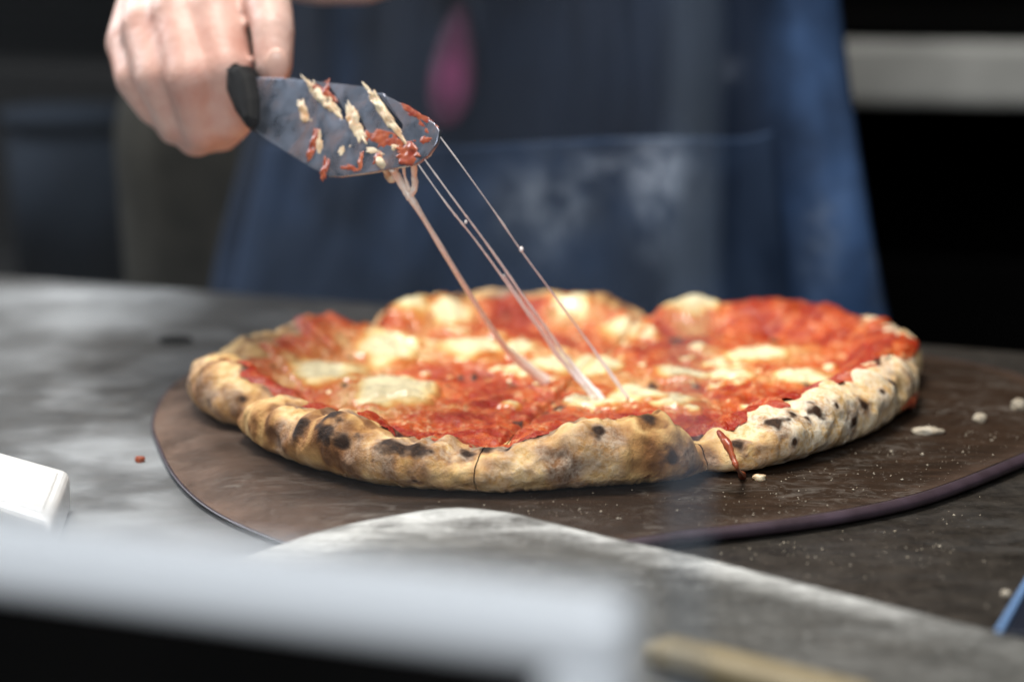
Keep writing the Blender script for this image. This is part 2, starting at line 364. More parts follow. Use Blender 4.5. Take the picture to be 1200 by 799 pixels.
add_box(bm, mid + kd * (L0 + L1) / 2 + kn * DEP / 2 + Vector((0, 0, -.0055 - TH / 2)), (L1 - L0, DEP - .001, TH), rot)
bm_obj('slab', bm, plain('counter_side', (.03, .028, .025), (.06, .055, .05)), counter)
bm = bmesh.new(); add_box(bm, mid + kd * (L0 + L1) / 2 + kn * (DEP / 2 + .02) + Vector((0, 0, -.46)), (L1 - L0 - .1, DEP - .12, .80), rot)
bm_obj('base_cabinet', bm, m_cab, counter)
adopt(counter)

bm = bmesh.new(); add_box(bm, (0, 1.2, -.89), (9, 9, .04)); o = bm_obj('floor', bm, m_floor); o['kind'] = 'structure'
bm = bmesh.new(); add_box(bm, mid - kn * 1.9 + Vector((0, 0, .6)), (7, .08, 3.0), rot); o = bm_obj('back_wall', bm, m_wall); o['kind'] = 'structure'

# pale worktop of the oven bench behind, right
ob = thing('oven_bench', 'black oven bench with a pale stone ledge behind the apron on the right', 'oven')
base = Vector((.36, 2.05, 0)); z1, z0_ = onplane(1090, 50, base, Vector((0, 1, 0))).z, onplane(1090, 128, base, Vector((0, 1, 0))).z
rb = Matrix.Rotation(R(-9), 3, 'Z')
bm = bmesh.new(); add_box(bm, (.62, 2.30, (z1 + z0_) / 2), (1.1, .55, z1 - z0_), rb); bm_obj('ledge', bm, m_ledge, ob, bevel=.008)
bm = bmesh.new(); add_box(bm, (.62, 2.30, z1 + .006), (1.09, .54, .010), rb); bm_obj('hot_plate', bm, m_void, ob)
bm = bmesh.new()
add_box(bm, (.62, 2.56, (z0_ - .87) / 2 - .003), (1.08, .02, z0_ + .87 - .006), rb)
for s_ in (-1, 1): add_box(bm, Vector((.62, 2.28, (z0_ - .87) / 2 - .003)) + rb @ Vector((s_ * .525, 0, 0)), (.03, .50, z0_ + .86), rb)
add_box(bm, (.62, 2.28, -.80), (1.0, .5, .1), rb)
bm_obj('oven_cavity', bm, m_void, ob)
bm = bmesh.new(); add_box(bm, (.62, 2.05, -.42), (1.02, .02, .66), rb); bm_obj('oven_door', bm, m_void, ob, bevel=.004)
ob.location = (.62, 2.3, -.87); adopt(ob)
bm = bmesh.new(); add_box(bm, (.62, 2.60, z1 + .52), (1.3, .05, 1.0), rb); hood = thing('oven_hood', 'black oven front above the pale stone ledge', 'oven hood', (.62, 2.6, z1))
bm_obj('hood_panel', bm, m_void, hood); bm = bmesh.new(); add_box(bm, (.62, 2.53, z1 + .32), (1.2, .06, .04), rb); bm_obj('hood_lip', bm, m_void, hood, bevel=.005); adopt(hood)

# dark cupboards on the left
cb = thing('dark_cupboard', 'dark olive brown cupboard in the gloom behind the hand', 'cupboard', (-.75, 2.35, -.87))
bm = bmesh.new(); add_box(bm, (-.78, 2.62, .62), (1.3, .5, .9), rot); bm_obj('upper_cabinet', bm, m_wood, cb, bevel=.004)
bm = bmesh.new(); add_box(bm, (-.78, 2.60, -.40), (1.3, .5, .94), rot); bm_obj('lower_cabinet', bm, m_cab, cb, bevel=.004)
for k in range(2):
    bm = bmesh.new(); add_box(bm, Vector((-.78, 2.62, .62)) + kn * .262 + kd * (k - .5) * .62, (.56, .02, .8), rot); d = bm_obj('cupboard_door', bm, m_wood, cb, bevel=.003)
adopt(cb)
bt = at(95, 235, 2.05)
bm = bmesh.new(); bmesh.ops.create_cone(bm, cap_ends=True, segments=40, radius1=.055, radius2=.062, depth=.13, matrix=Matrix.Translation((bt.x, bt.y, bt.z)))
bucket = thing('storage_tub', 'dim blue tub standing in the dark background on the left', 'tub', (bt.x, bt.y, bt.z - .065))
bm_obj('tub_wall', bm, m_blue, bucket, True)
bm = bmesh.new(); bmesh.ops.create_cone(bm, cap_ends=True, segments=40, radius1=.066, radius2=.066, depth=.012, matrix=Matrix.Translation((bt.x, bt.y, bt.z + .0715))); bm_obj('lid', bm, m_blue, bucket, True)
adopt(bucket)
bm = bmesh.new(); add_box(bm, (bt.x, bt.y + .05, bt.z - .0825), (.7, .3, .03), rot)
for q in (-.3, .3): add_box(bm, Vector((bt.x, bt.y + .05, (bt.z - .0975 - .87) / 2)) + kd * q, (.03, .26, bt.z - .0975 + .87), rot)
tag(bm_obj('side_shelf', bm, m_cab), 'dark shelf carrying the dim blue tub', 'shelf')

# ------------------------------------------------------------------ round board
ctrl = [onz(px, py, .002)[:2] for px, py in ((176, 492), (181, 518), (202, 560), (242, 597), (302, 626), (350, 641), (430, 655), (560, 662), (690, 652), (820, 635), (900, 626), (1000, 611), (1100, 588), (1205, 546))]
ctrl += [(.246, 1.02), (.262, 1.10), (.235, 1.185), (.15, 1.235), (.03, 1.27), (-.07, 1.27), (-.135, 1.235)] + [onz(px, py, .008)[:2] for px, py in ((228, 420), (194, 442))]
ctrl = np.array([tuple(c_) for c_ in ctrl]); nb = 360
OUT = spline(ctrl, nb, True)
for _ in range(14): OUT = (OUT + np.roll(OUT, 1, 0) + np.roll(OUT, -1, 0)) / 3
BC = OUT.mean(0); BT = .0060
Tn = np.roll(OUT, -1, 0) - np.roll(OUT, 1, 0); Nn = np.stack([Tn[:, 1], -Tn[:, 0]], -1); Nn /= np.linalg.norm(Nn, axis=1)[:, None]
if (Nn * (OUT - BC)).sum() < 0: Nn = -Nn
board = thing('round_board', 'round dark brown wooden board with a purplish rounded rim under the pizza', 'board', (BC[0], BC[1], 0))
# rim: rounded bead running round the edge
ph = np.linspace(R(155), R(-180), 18)
hb = BT / 2
wv = (.04 + .80 * sstep(-.05, .07, OUT[:, 0]) * sstep(1.12, 1.0, OUT[:, 1]))[:, None]   # the bead is proud on the front right, worn flat on the left
prof = [(math.cos(a), hb + (.0005 * wv) + hb * math.sin(a)) for a in ph]
V = np.stack([np.concatenate([OUT + Nn * (-(.0012 + .0033 * wv) + (.0010 + .0032 * wv) * a - .006 * (1 - wv) * np.maximum(0, 1 - b / (BT * .8))), b * (1 - .62 * (1 - wv))], 1) for a, b in prof], 1).reshape(-1, 3)
mesh_np('board_rim', V, [gridfaces(nb, len(prof), True)], m_rim, board)
rs = np.linspace(0.02, 1, 70)
P = BC + (OUT - Nn * (.0015 + .0058 * wv) - BC)[:, None, :] * rs[None, :, None]
zz = BT - BT * .62 * (1 - wv) * sstep(.86, 1., rs)[None, :] + .00012 * fbm(P[..., 0] * 60, P[..., 1] * 60)
dl = P - np.array(BC)
worn = sstep(.70, .97, rs)[None, :] * sstep(.02, -.09, P[..., 0] + .15 * (P[..., 1] - 1.0)) + .35 * sstep(.93, 1, rs)[None, :]
V = np.concatenate([P, zz[..., None]], -1).reshape(-1, 3)
mesh_np('board_top', V, [gridfaces(nb, 70, True)[:, ::-1], np.array([[i * 70 for i in range(nb)]])], m_board, board, {'worn': worn})
adopt(board)

# ------------------------------------------------------------------ pizza
PC = np.array([.0223, 1.0775]); KR = 1.017; MC = PC + np.array([-.003, -.036])
polar = [(0, .160), (10, .168), (18, .177), (25, .181), (40, .188), (47, .186), (56, .178), (65, .172), (73, .166), (84, .172), (92, .173), (104, .177), (114, .173), (122, .164), (130, .158), (136, .164), (143, .160), (151, .154), (159, .158), (168, .163), (177, .167), (186, .165), (194, .161), (205, .152), (214, .157), (228, .167), (239, .174), (250, .177), (258, .175), (268, .168), (280, .161), (292, .156), (301, .155), (318, .150), (338, .151), (350, .155)]
q = np.array([[PC[0] + KR * r * math.cos(R(a)) - MC[0], PC[1] + KR * r * math.sin(R(a)) - MC[1]] for a, r in polar])
qa = np.unwrap(np.arctan2(q[:, 1], q[:, 0])); qr = np.hypot(q[:, 0], q[:, 1])
qa3 = np.concatenate([qa - 2 * np.pi, qa, qa + 2 * np.pi]); qr3 = np.tile(qr, 3)
tt = np.linspace(qa[0], qa[0] + 2 * np.pi, 2048, endpoint=False); rt = np.interp(tt, qa3, qr3)
k_ = np.ones(45) / 45; rt = np.convolve(np.concatenate([rt[-60:], rt, rt[:60]]), k_, 'same')[60:-60]
def wrapi(th, tab): return np.interp((th - tt[0]) % (2 * np.pi), tt - tt[0], tab, period=2 * np.pi)
def ang_of(a_deg, r):   # angle about PC -> angle about the cut centre
    p = PC + r * np.array([math.cos(R(a_deg)), math.sin(R(a_deg))]) - MC
    return math.atan2(p[1], p[0]) % (2 * math.pi)
cuts = sorted([(ang_of(a, r), s) for a, r, s in ((6, .165, .75), (73, .15, 1.0), (130, .152, 1.0), (205, .15, .9), (258, .175, .30), (292, .156, 1.1))])
hts = [(0, 0.023), (18, 0.022), (40, 0.022), (56, 0.0205), (65, 0.0195), (84, 0.0215), (104, 0.0225), (120, 0.019), (143, 0.021), (152, 0.021), (162, 0.022), (170, 0.0165), (176, 0.0165), (186, 0.025), (196, 0.026), (210, 0.018), (225, 0.0225), (239, 0.0245), (246, 0.02), (252, 0.0185), (262, 0.0185), (268, 0.023), (274, 0.0275), (281, 0.0285), (288, 0.0255), (296, 0.018), (304, 0.0215), (318, 0.023), (338, 0.024), (350, 0.024)]
ha = np.unwrap(np.array([ang_of(a, .16) for a, _ in hts])); hv = np.array([h for _, h in hts])
ht = np.interp(tt, np.concatenate([ha - 2 * np.pi, ha, ha + 2 * np.pi]), np.tile(hv, 3))
ht = np.convolve(np.concatenate([ht[-60:], ht, ht[:60]]), np.ones(25) / 25, 'same')[60:-60]
def cutdist(th, r):
    best = np.full(np.shape(th), 9.); st_ = np.zeros(np.shape(th))
    for a, s in cuts:
        d = np.abs((th - a + np.pi) % (2 * np.pi) - np.pi); d = np.where(d < 1.2, np.sin(np.minimum(d, 1.2)), 1.) * r
        st_ = np.where(d < best, s, st_); best = np.minimum(best, d)
    return best, st_
def rimpars(th):
    Rr = wrapi(th, rt); h = wrapi(th, ht); q_, s = cutdist(th, Rr)
    cx, sy = np.cos(th) * 3.0, np.sin(th) * 3.0
    n = fbm(cx * 1.6, sy * 1.6, seed=11); n2 = fbm(cx * 3.4, sy * 3.4, seed=21) + .55 * vnoise(cx * 9, sy * 9, seed=22)
    Rr = Rr + .0022 * n - .0060 * s * np.exp(-(q_ / .008) ** 2)
    h = (h + .0023 * n2) * (1 - .40 * s * np.exp(-(q_ / .0135) ** 2))
    wr = .0135 + .002 * n2
    return Rr, h, wr
WI = .029
def dough_top(th, r, par=None):
    Rr, h, wr = par if par is not None else rimpars(th)
    x, y = MC[0] + r * np.cos(th), MC[1] + r * np.sin(th)
    z0 = .0080 + .0014 * fbm(x * 55, y * 55, seed=2) + .0019 * vnoise(x * 24, y * 24, seed=8)
    rr = Rr - wr
    u_ = np.clip((r - (rr - WI)) / WI, 0, 1)
    bub = .0012 * vnoise(x * 95, y * 95, seed=31) * u_
    return z0 + (h - z0) * np.sin(np.pi / 2 * u_) ** 1.3 + bub * (1 - u_ * .4)
# mozzarella pools: px position, half size in metres (x, depth), thickness
pools = [(470, 374, .020, .026, .0035), (522, 377, .013, .016, .0025), (455, 407, .0185, .034, .004), (556, 406, .017, .026, .0035), (384, 433, .021, .026, .0032),
         (464, 458, .0195, .030, .0042), (648, 424, .0115, .024, .0038), (696, 425, .0145, .028, .0036), (748, 457, .0175, .021, .0036), (795, 437, .014, .015, .0028),
         (606, 405, .010, .016, .0026), (812, 372, .015, .022, .0028), (884, 413, .0175, .018, .0030), (935, 443, .016, .017, .0028), (862, 440, .015, .013, .0022),
         (793, 473, .0140, .012, .0020), (386, 370, .0085, .014, .0025), (728, 383, .011, .016, .0022), (668, 372, .010, .016, .0022), (838, 428, .010, .011, .0022),
         (330, 392, .010, .012, .0018), (900, 470, .0, .0, 0), (700, 470, .016, .012, .0020), (622, 432, .008, .010, .0018)]
POOL = []
for (pu, pv, a, b, t_) in pools:
    if a == 0: continue
    w = onz(pu, pv, BT + .0125); POOL.append((w.x, w.y, a, b, t_))
chars = [(793, 394, .0045), (906, 395, .003), (390, 447, .0028), (404, 450, .0024), (352, 398, .002), (540, 434, .002), (735, 402, .002), (882, 398, .0016), (556, 434, .002), (600, 447, .003), (655, 475, .003), (640, 478, .0018), (948, 452, .004), (300, 425, .002), (448, 452, .002)]
NBIG = len(POOL)
crng = np.random.default_rng(11)
while len(POOL) < NBIG + 170:                      # curds and torn flecks of cheese melted into the sauce round the pools
    (cx, cy, a, b, t_) = POOL[crng.integers(NBIG)]
    an, ra = crng.random() * 6.283, 1.0 + crng.random() ** 1.3 * 1.5
    x_, y_ = cx + a * ra * math.cos(an), cy + b * ra * math.sin(an)
    if math.hypot(x_ - PC[0], y_ - PC[1]) > .128: continue
    k_s = .0010 + .0042 * crng.random() ** 3
    POOL.append((x_, y_, k_s * (1 + .8 * crng.random()), k_s * (1 + .5 * crng.random()), .0008 + .22 * k_s))
CHARS = [(*onz(a, b, BT + .0125)[:2], s) for a, b, s in chars]
def poolfield(x, y):
    """largest (1 - normalised distance) over the pools, with wobbling outlines"""
    best = np.full(np.shape(x), -9.)
    wob = .22 * vnoise(x * 75, y * 75, seed=41) + .13 * vnoise(x * 190, y * 190, seed=42)
    for (cx, cy, a, b, t_) in POOL[:NBIG]:
        d = np.sqrt(((x - cx) / a) ** 2 + ((y - cy) / b) ** 2)
        best = np.maximum(best, 1 - d)
    return best + wob * .8
def sauce_t(th, r, par):
    Rr, h, wr = par; rr = Rr - wr
    x, y = MC[0] + r * np.cos(th), MC[1] + r * np.sin(th)
    sg = (r - rr) / WI                                    # -1 foot of the rim, 0 ridge
    a = np.degrees((th + 2 * np.pi) % (2 * np.pi))
    spill = wrapi(th, spill_t)
    edge = -.26 + spill + .16 * vnoise(np.cos(th) * 26, np.sin(th) * 26, seed=51) + .10 * vnoise(x * 160, y * 160, seed=52)
    t = .0021 + .0017 * fbm(x * 125, y * 125, seed=53) + .0011 * vnoise(x * 45, y * 45, seed=54)
    pf = poolfield(x, y)
    bl = np.clip(sstep(-1.3, .1, pf) * .62 + .60 * fbm(x * 62, y * 62, oct=4, seed=55) + .02, 0, 1) * sstep(-.1, -.75, sg) ** .5
    t = t + bl * (.0024 * np.abs(vnoise(x * 230, y * 230, seed=56)) + .0005)
    t = t * np.clip((edge - sg) / .22, -1, 1)
    q_, s = cutdist(th, r)
    t = t - (.0020 + .0008 * s) * np.exp(-(q_ / .0013) ** 2)
    return t, bl
sp = [(0, .55), (6, .95), (14, .60), (24, .15), (30, .10), (37, .8), (44, .35), (48, .9), (58, .95), (64, .25), (73, .0), (84, .05), (100, .05), (118, .0), (130, .5), (136, .95), (147, .95), (152, .0), (168, -.12), (190, -.05), (203, .35), (210, -.05), (225, -.06), (238, -.06), (250, .0), (268, .02), (280, -.04), (292, .2), (300, .0), (318, .15), (338, .25), (350, .15)]
sa = np.unwrap(np.array([ang_of(a, .16) for a, _ in sp])); sv = np.array([s for _, s in sp])
spill_t = np.interp(tt, np.concatenate([sa - 2 * np.pi, sa, sa + 2 * np.pi]), np.tile(sv, 3))

pizza = thing('pizza', 'wood fired pizza with tomato sauce and melted mozzarella cut into slices on the board', 'pizza', (PC[0], PC[1], BT))
# burnt spots seen on the crust, px + radius in mm
burn_px = [(388, 481, 5), (400, 520, 5), (376, 508, 4), (346, 497, 4), (492, 522, 5), (470, 520, 4), (452, 515, 3.5), (546, 528, 3.5), (594, 523, 2.6), (612, 513, 2.6), (702, 500, 3.2), (762, 487, 4.2), (790, 533, 3.6), (906, 491, 4.3), (930, 481, 3.0), (961, 477, 3.6), (1004, 494, 3.2), (1016, 475, 2.8), (1035, 455, 2.2), (1050, 448, 1.8), (983, 471, 2.0), (1012, 384, 2.8), (350, 462, 2.2), (286, 464, 2.6), (290, 433, 2), (292, 392, 2.2), (567, 523, 3.0), (540, 340, 2.2), (690, 342, 2), (1066, 425, 2.0), (865, 517, 2.2), (935, 520, 1.6), (947, 486, 2)]
NTH = []
allv = []
bounds = [(cuts[i][0], cuts[(i + 1) % 6][0] + (2 * np.pi if i == 5 else 0)) for i in range(6)]
slices = []
for i, (a0, a1) in enumerate(bounds):
    span = a1 - a0; nth = int(span * .16 / .00085)
    th = np.linspace(a0, a1, nth)
    # finer columns next to the cuts
    w = np.linspace(0, 1, nth); th = a0 + span * (w - .035 * np.sin(2 * np.pi * w))
    bis = (a0 + a1) / 2; half = span / 2
    push = np.array([math.cos(bis), math.sin(bis)]) * (.00025 / math.sin(min(half, 1.3)))
    par = rimpars(th); Rr, h, wr = [p[:, None] for p in par]; rr = Rr - wr
    # --- dough
    s_in = np.linspace(.02, 1, 16)[None, :]
    r_in = s_in * (rr - WI) ; r_sl = (rr - WI) + WI * np.linspace(0, 1, 30)[None, 1:]
    rtop = np.concatenate([r_in, r_sl + 0 * r_in[:, :1]], 1); THg = np.repeat(th[:, None], rtop.shape[1], 1)
    ztop = dough_top(THg, rtop, [np.broadcast_to(p, rtop.shape) for p in (Rr, h, wr)])
    ph = np.linspace(90, -84, 62)[None, 1:] * np.pi / 180
    zc = .46 * h
    squ = np.sign(np.cos(ph)) * np.abs(np.cos(ph)) ** .82
    rout = rr + wr * squ; zout = np.where(ph > 0, zc + (h - zc) * np.sin(ph), zc + (zc - .0004) * np.sin(ph))
    rr_all = np.concatenate([rtop, rout], 1); z_all = np.concatenate([ztop, zout], 1)
    THg = np.repeat(th[:, None], rr_all.shape[1], 1)
    X = MC[0] + rr_all * np.cos(THg) + push[0]; Y = MC[1] + rr_all * np.sin(THg) + push[1]; Z = z_all + BT + .0004
    # puffs and blisters on the outer part
    k0 = rtop.shape[1]
    out_w = np.zeros_like(Z); out_w[:, 20:] = sstep(20, 46, np.arange(20, Z.shape[1]))[None, :]
    low = sstep(.0005, .006, Z - BT)
    dn = out_w * low * (.0020 * vnoise(X * 60, Y * 60, Z * 60, 61) + .0015 * vnoise(X * 130, Y * 130, Z * 130, 62) + .0004 * vnoise(X * 320, Y * 320, Z * 320, 63))
    cph = np.concatenate([np.zeros(k0), np.cos(ph[0])]); sph = np.concatenate([np.ones(k0), np.sin(ph[0])])
    X += dn * cph * np.cos(THg); Y += dn * cph * np.sin(THg); Z = np.maximum(Z + dn * np.clip(sph, 0, 1), BT + .0003)
    # ragged floury hem
    hem = out_w * sstep(-.55, -.98, sph)[None, :] * .0012 * vnoise(THg * 90, Z * 0, seed=71); X += hem * np.cos(THg); Y += hem * np.sin(THg)
    nt, ns = X.shape
    Vt = np.stack([X, Y, Z], -1).reshape(-1, 3)
    # masks
    fx = np.concatenate([np.zeros(k0), -np.degrees(ph[0])])                   # angle round the bulge, + is below
    A = np.degrees(np.arctan2(Y - PC[1], X - PC[0])) % 360
    pale = sstep(285, 300, A) * sstep(400, 350, np.where(A < 60, A + 360, A)) if True else 0
    pale = np.where((A > 284) | (A < 45), np.clip(np.where(A > 180, (A - 284) / 22, (60 - A) / 15), 0, 1), 0)
    toast = .38 + .80 * fbm(X * 85, Y * 85, Z * 60, 3, 81) + .25 * vnoise(X * 190, Y * 190, Z * 120, 82) + .40 * out_w * np.exp(-((fx[None, :] + 10) / 36.) ** 2) * (1 - .8 * pale) - .28 * pale
    toast = toast + .18 * np.exp(-(cutdist(THg, rr_all)[0] / .005) ** 2) * out_w
    flour = np.clip(.24 + .58 * pale + .9 * sstep(30, 75, fx)[None, :] * (.35 + .65 * pale) + .5 * fbm(X * 50, Y * 50, Z * 50, 3, 91) - .15, 0, 1) * out_w
    # leopard spots, plus the ones that can be picked out in the photo
    cell = vnoise(X * 105, Y * 105, Z * 105, 101); char = sstep(.50, .85, cell) * (.10 + .25 * pale + .5 * sstep(-.2, .5, vnoise(X * 25, Y * 25, seed=102))) * out_w * sstep(80, 40, fx)[None, :]
    slices.append(dict(i=i, th=th, par=par, push=push, V=Vt, nt=nt, ns=ns, toast=toast, flour=flour, char=char, out_w=out_w, k0=k0))
# find the world point on the crust under each burnt spot
SURF = np.concatenate([s['V'] for s in slices])
rel = SURF - np.array(CAM); cP, sP = math.cos(PITCH), math.sin(PITCH)
dep = rel[:, 1] * cP - rel[:, 2] * sP; upc = rel[:, 1] * sP + rel[:, 2] * cP
PU = 600 + FPX * rel[:, 0] / dep; PV = 399.5 - FPX * upc / dep
burns = []
for (bu, bv, mm) in burn_px:
    d2 = (PU - bu) ** 2 + (PV - bv) ** 2; c_ = np.where(d2 < max(16, d2.min() * 1.3))[0]; j = c_[np.argmin(dep[c_])]
    burns.append((SURF[j], mm / 1000))
for s in slices:
    V = s['V']; ch = s['char'].ravel().copy(); to = s['toast'].ravel().copy()
    wob = 1 + .95 * fbm(V[:, 0] * 210, V[:, 1] * 210, V[:, 2] * 260, 3, 111)
    for p, r_ in burns:
        d = np.sqrt(((V - p) ** 2).sum(1)) / r_ * wob
        ch = np.maximum(ch, 1.0 * sstep(1.35, .15, d)); to = np.maximum(to, .85 * sstep(2.9, .8, d))
    nt, ns = s['nt'], s['ns']
    F = gridfaces(nt, ns)
    # close: underside fan strip and the two cut faces
    bot = np.array([[k * ns + ns - 1, (k + 1) * ns + ns - 1, (k + 1) * ns, k * ns] for k in range(nt - 1)])
    o = mesh_np('slice', V, [F, bot, np.arange(ns)[None, ::-1], (np.arange(ns) + (nt - 1) * ns)[None, :]], m_crust, pizza,
                {'toast': np.clip(to, 0, 1), 'char': ch, 'flour': s['flour'].ravel()})
    s['obj'] = o
    # --- sauce: a skin following the dough with pulp relief
    th, par, push = s['th'], s['par'], s['push']
    Rr, h, wr = [p[:, None] for p in par]; rr = Rr - wr
    n_in = 135
    rs_ = np.concatenate([np.linspace(.012, 1, n_in)[None, :] * (rr - WI), (rr - WI) + WI * np.linspace(0, 1, 38)[None, 1:]], 1)
    TH = np.repeat(th[:, None], rs_.shape[1], 1); pb = [np.broadcast_to(p, rs_.shape) for p in (Rr, h, wr)]
    t, bl = sauce_t(TH, rs_, pb)
    z = dough_top(TH, rs_, pb)
    X = MC[0] + rs_ * np.cos(TH) + push[0]; Y = MC[1] + rs_ * np.sin(TH) + push[1]
    Zs = z + t + BT + .0004
    # lean outward where the rim is steep so that thickness stands off the slope
    dzr = np.gradient(z, axis=1) / np.maximum(np.gradient(rs_, axis=1), 1e-6); ln = -t * np.clip(dzr, 0, 1.2) * .6
    X += ln * np.cos(TH); Y += ln * np.sin(TH)
    chs = np.zeros_like(X)
    for (cx, cy, cr) in CHARS:
        d = np.hypot(X - cx, (Y - cy) * .6) / cr * (1 + .3 * vnoise(X * 300, Y * 300, seed=121)); chs = np.maximum(chs, sstep(1.3, .4, d))
    chs = np.maximum(chs, .8 * sstep(.60, .78, vnoise(X * 150, Y * 150, seed=122)) * sstep(.1, .5, vnoise(X * 30, Y * 30, seed=123)))
    nt, ns = X.shape
    F = gridfaces(nt, ns); keep = (t.ravel()[F].max(1) > -.0003); F = F[keep]
    used = np.unique(F); mp = np.full(nt * ns, -1); mp[used] = np.arange(len(used))
    mesh_np('sauce', np.stack([X, Y, Zs], -1).reshape(-1, 3)[used], [mp[F]], m_sauce, o, {'bleed': bl.ravel()[used], 'char': chs.ravel()[used]})
# sauce that has run over the top of the rim
for (adeg, hw, s0, s1, seed) in ((9, .017, 26, 62, 1), (38, .010, 26, 52, 2), (52, .024, 26, 58, 3), (141, .020, 26, 58, 4), (24, .006, 24, 50, 6)):
    ac = ang_of(adeg, .16)
    for s in slices:
        th = s['th']; da = (th - ac + np.pi) % (2 * np.pi) - np.pi
        if np.abs(da).min() * .17 > hw * .95: continue
        sel = np.where(np.abs(da) * .17 < hw * 1.25)[0]
        if len(sel) < 6: continue
        Gd = s['V'].reshape(s['nt'], s['ns'], 3)[sel[0]:sel[-1] + 1, s0 - 10:s1 + 10]
        du_, dv_ = np.gradient(Gd, axis=0), np.gradient(Gd, axis=1); nrm_ = np.cross(du_, dv_)
        nrm_ /= np.maximum(np.linalg.norm(nrm_, axis=2), 1e-12)[..., None]
        if nrm_[:, 12, 2].mean() < 0: nrm_ = -nrm_
        ii = (da[sel[0]:sel[-1] + 1] * .17 / hw)[:, None]; mm_ = ((np.arange(s0 - 10, s1 + 10) - (s0 + s1) / 2) / ((s1 - s0) / 2))[None, :]
        X, Y, Z = Gd[..., 0], Gd[..., 1], Gd[..., 2]
        f = 1 - np.maximum(np.abs(ii), 0) ** 3 - np.where(mm_ > 0, mm_, mm_ * .4) ** 2 + .55 * vnoise(X * 130, Y * 130, Z * 130, 161 + seed) + .3 * vnoise(X * 330, Y * 330, Z * 330, 171)
        t = np.clip(f * .004, -.0015, .0016) + .0006 * vnoise(X * 260, Y * 260, Z * 260, 181)
        V = (Gd + nrm_ * t[..., None]).reshape(-1, 3); F = gridfaces(*t.shape); F = F[t.ravel()[F].max(1) > -.0003]
        if len(F) < 8: continue
        used = np.unique(F); mp = np.full(t.size, -1); mp[used] = np.arange(len(used))
        bl = np.clip(.24 + .5 * fbm(X * 80, Y * 80, Z * 80, 3, 191), 0, .6)
        mesh_np('sauce', V[used], [mp[F]], m_sauce, s['obj'], {'bleed': bl.ravel()[used], 'char': 0 * bl.ravel()[used]})
# --- mozzarella pools, each a soft raised patch on the slice it lies on
for k, (cx, cy, a, b, t_) in enumerate(POOL):
    na, nr = (72, 26) if a > .0075 else (30, 10)
    ph = np.linspace(0, 2 * np.pi, na, endpoint=False)[:, None]; rho = np.linspace(0, 1.22, nr)[None, :] ** .85
    outl = 1 + .26 * vnoise(np.cos(ph) * 1.4 + k * 5, np.sin(ph) * 1.4, seed=131) + .10 * vnoise(np.cos(ph) * 3.2 + k * 5, np.sin(ph) * 3.2, seed=132) * rho
    X = cx + a * rho * outl * np.cos(ph); Y = cy + b * rho * outl * np.sin(ph)
    th0 = math.atan2(cy - MC[1], cx - MC[0]) % (2 * math.pi)
    si = next(i for i, (p, q_) in enumerate(bounds) if p <= th0 < q_ or p <= th0 + 2 * math.pi < q_)
    s = slices[si]; a0, a1 = bounds[si]
    rr_ = np.hypot(X - MC[0], Y - MC[1]); th_ = np.arctan2(Y - MC[1], X - MC[0]) % (2 * np.pi); th_ = np.where(th_ < a0 - .6, th_ + 2 * np.pi, th_)
    par = rimpars(th_); lim = par[0] - par[2] - .003
    rr_c = np.minimum(rr_, lim); X = MC[0] + rr_c * np.cos(th_); Y = MC[1] + rr_c * np.sin(th_)
    t0, bl0 = sauce_t(th_, rr_c, par)
    f = 1 - rho ** 2 + 0 * X
    prof_ = np.where(f > 0, np.maximum(f, 0) ** .55, f * 1.6)
    Zc = dough_top(th_, rr_c, par) + .0022 + .45 * np.maximum(t0 - .0022, -.0025) + t_ * prof_ + .0009 * vnoise(X * 110, Y * 110, seed=141) * np.clip(f + .3, 0, 1) + .0004 * vnoise(X * 300, Y * 300, seed=142) + BT + .0004
    qd, _ = cutdist(th_, rr_c); Zc -= .0035 * np.exp(-(qd / .0014) ** 2)
    rim = np.clip(rho ** 1.9 * .92 + .24 * vnoise(X * 80, Y * 80, seed=143) + (.02 if a > .0075 else .22), 0, 1)
    V = np.stack([X, Y, Zc], -1).reshape(-1, 3)
    F = gridfaces(na, nr, True)[:, ::-1]
    mesh_np('cheese', V, [F], m_cheese, s['obj'], {'rim': (rim + 0 * X).ravel()})
# sauce and cheese dribble out of the front cut, and a red lip under the right rim
front = min(slices, key=lambda s: abs(((s['th'][0] + s['th'][-1]) / 2 - math.radians(272) + math.pi) % (2 * math.pi) - math.pi))['obj']
tube('sauce_drip', [at(842, 506, .924), at(852, 520, .914), at(860, 538, .909), at(864, 549, .9085), onz(870, 557, BT + .001)], [.0008, .0017, .0018, .0014, .0008, .0019], m_ssmear, front, 40, 10, .3)
right = min(slices, key=lambda s: abs(((s['th'][0] + s['th'][-1]) / 2 - math.radians(327) + math.pi) % (2 * math.pi) - math.pi))['obj']
tube('sauce_drip', [at(1056, 478, 1.035), at(1066, 470, 1.05), at(1074, 461, 1.07)], [.001, .003, .0015], m_ssmear, right, 24, 10, .3)
for s in slices: pass
adopt(pizza)

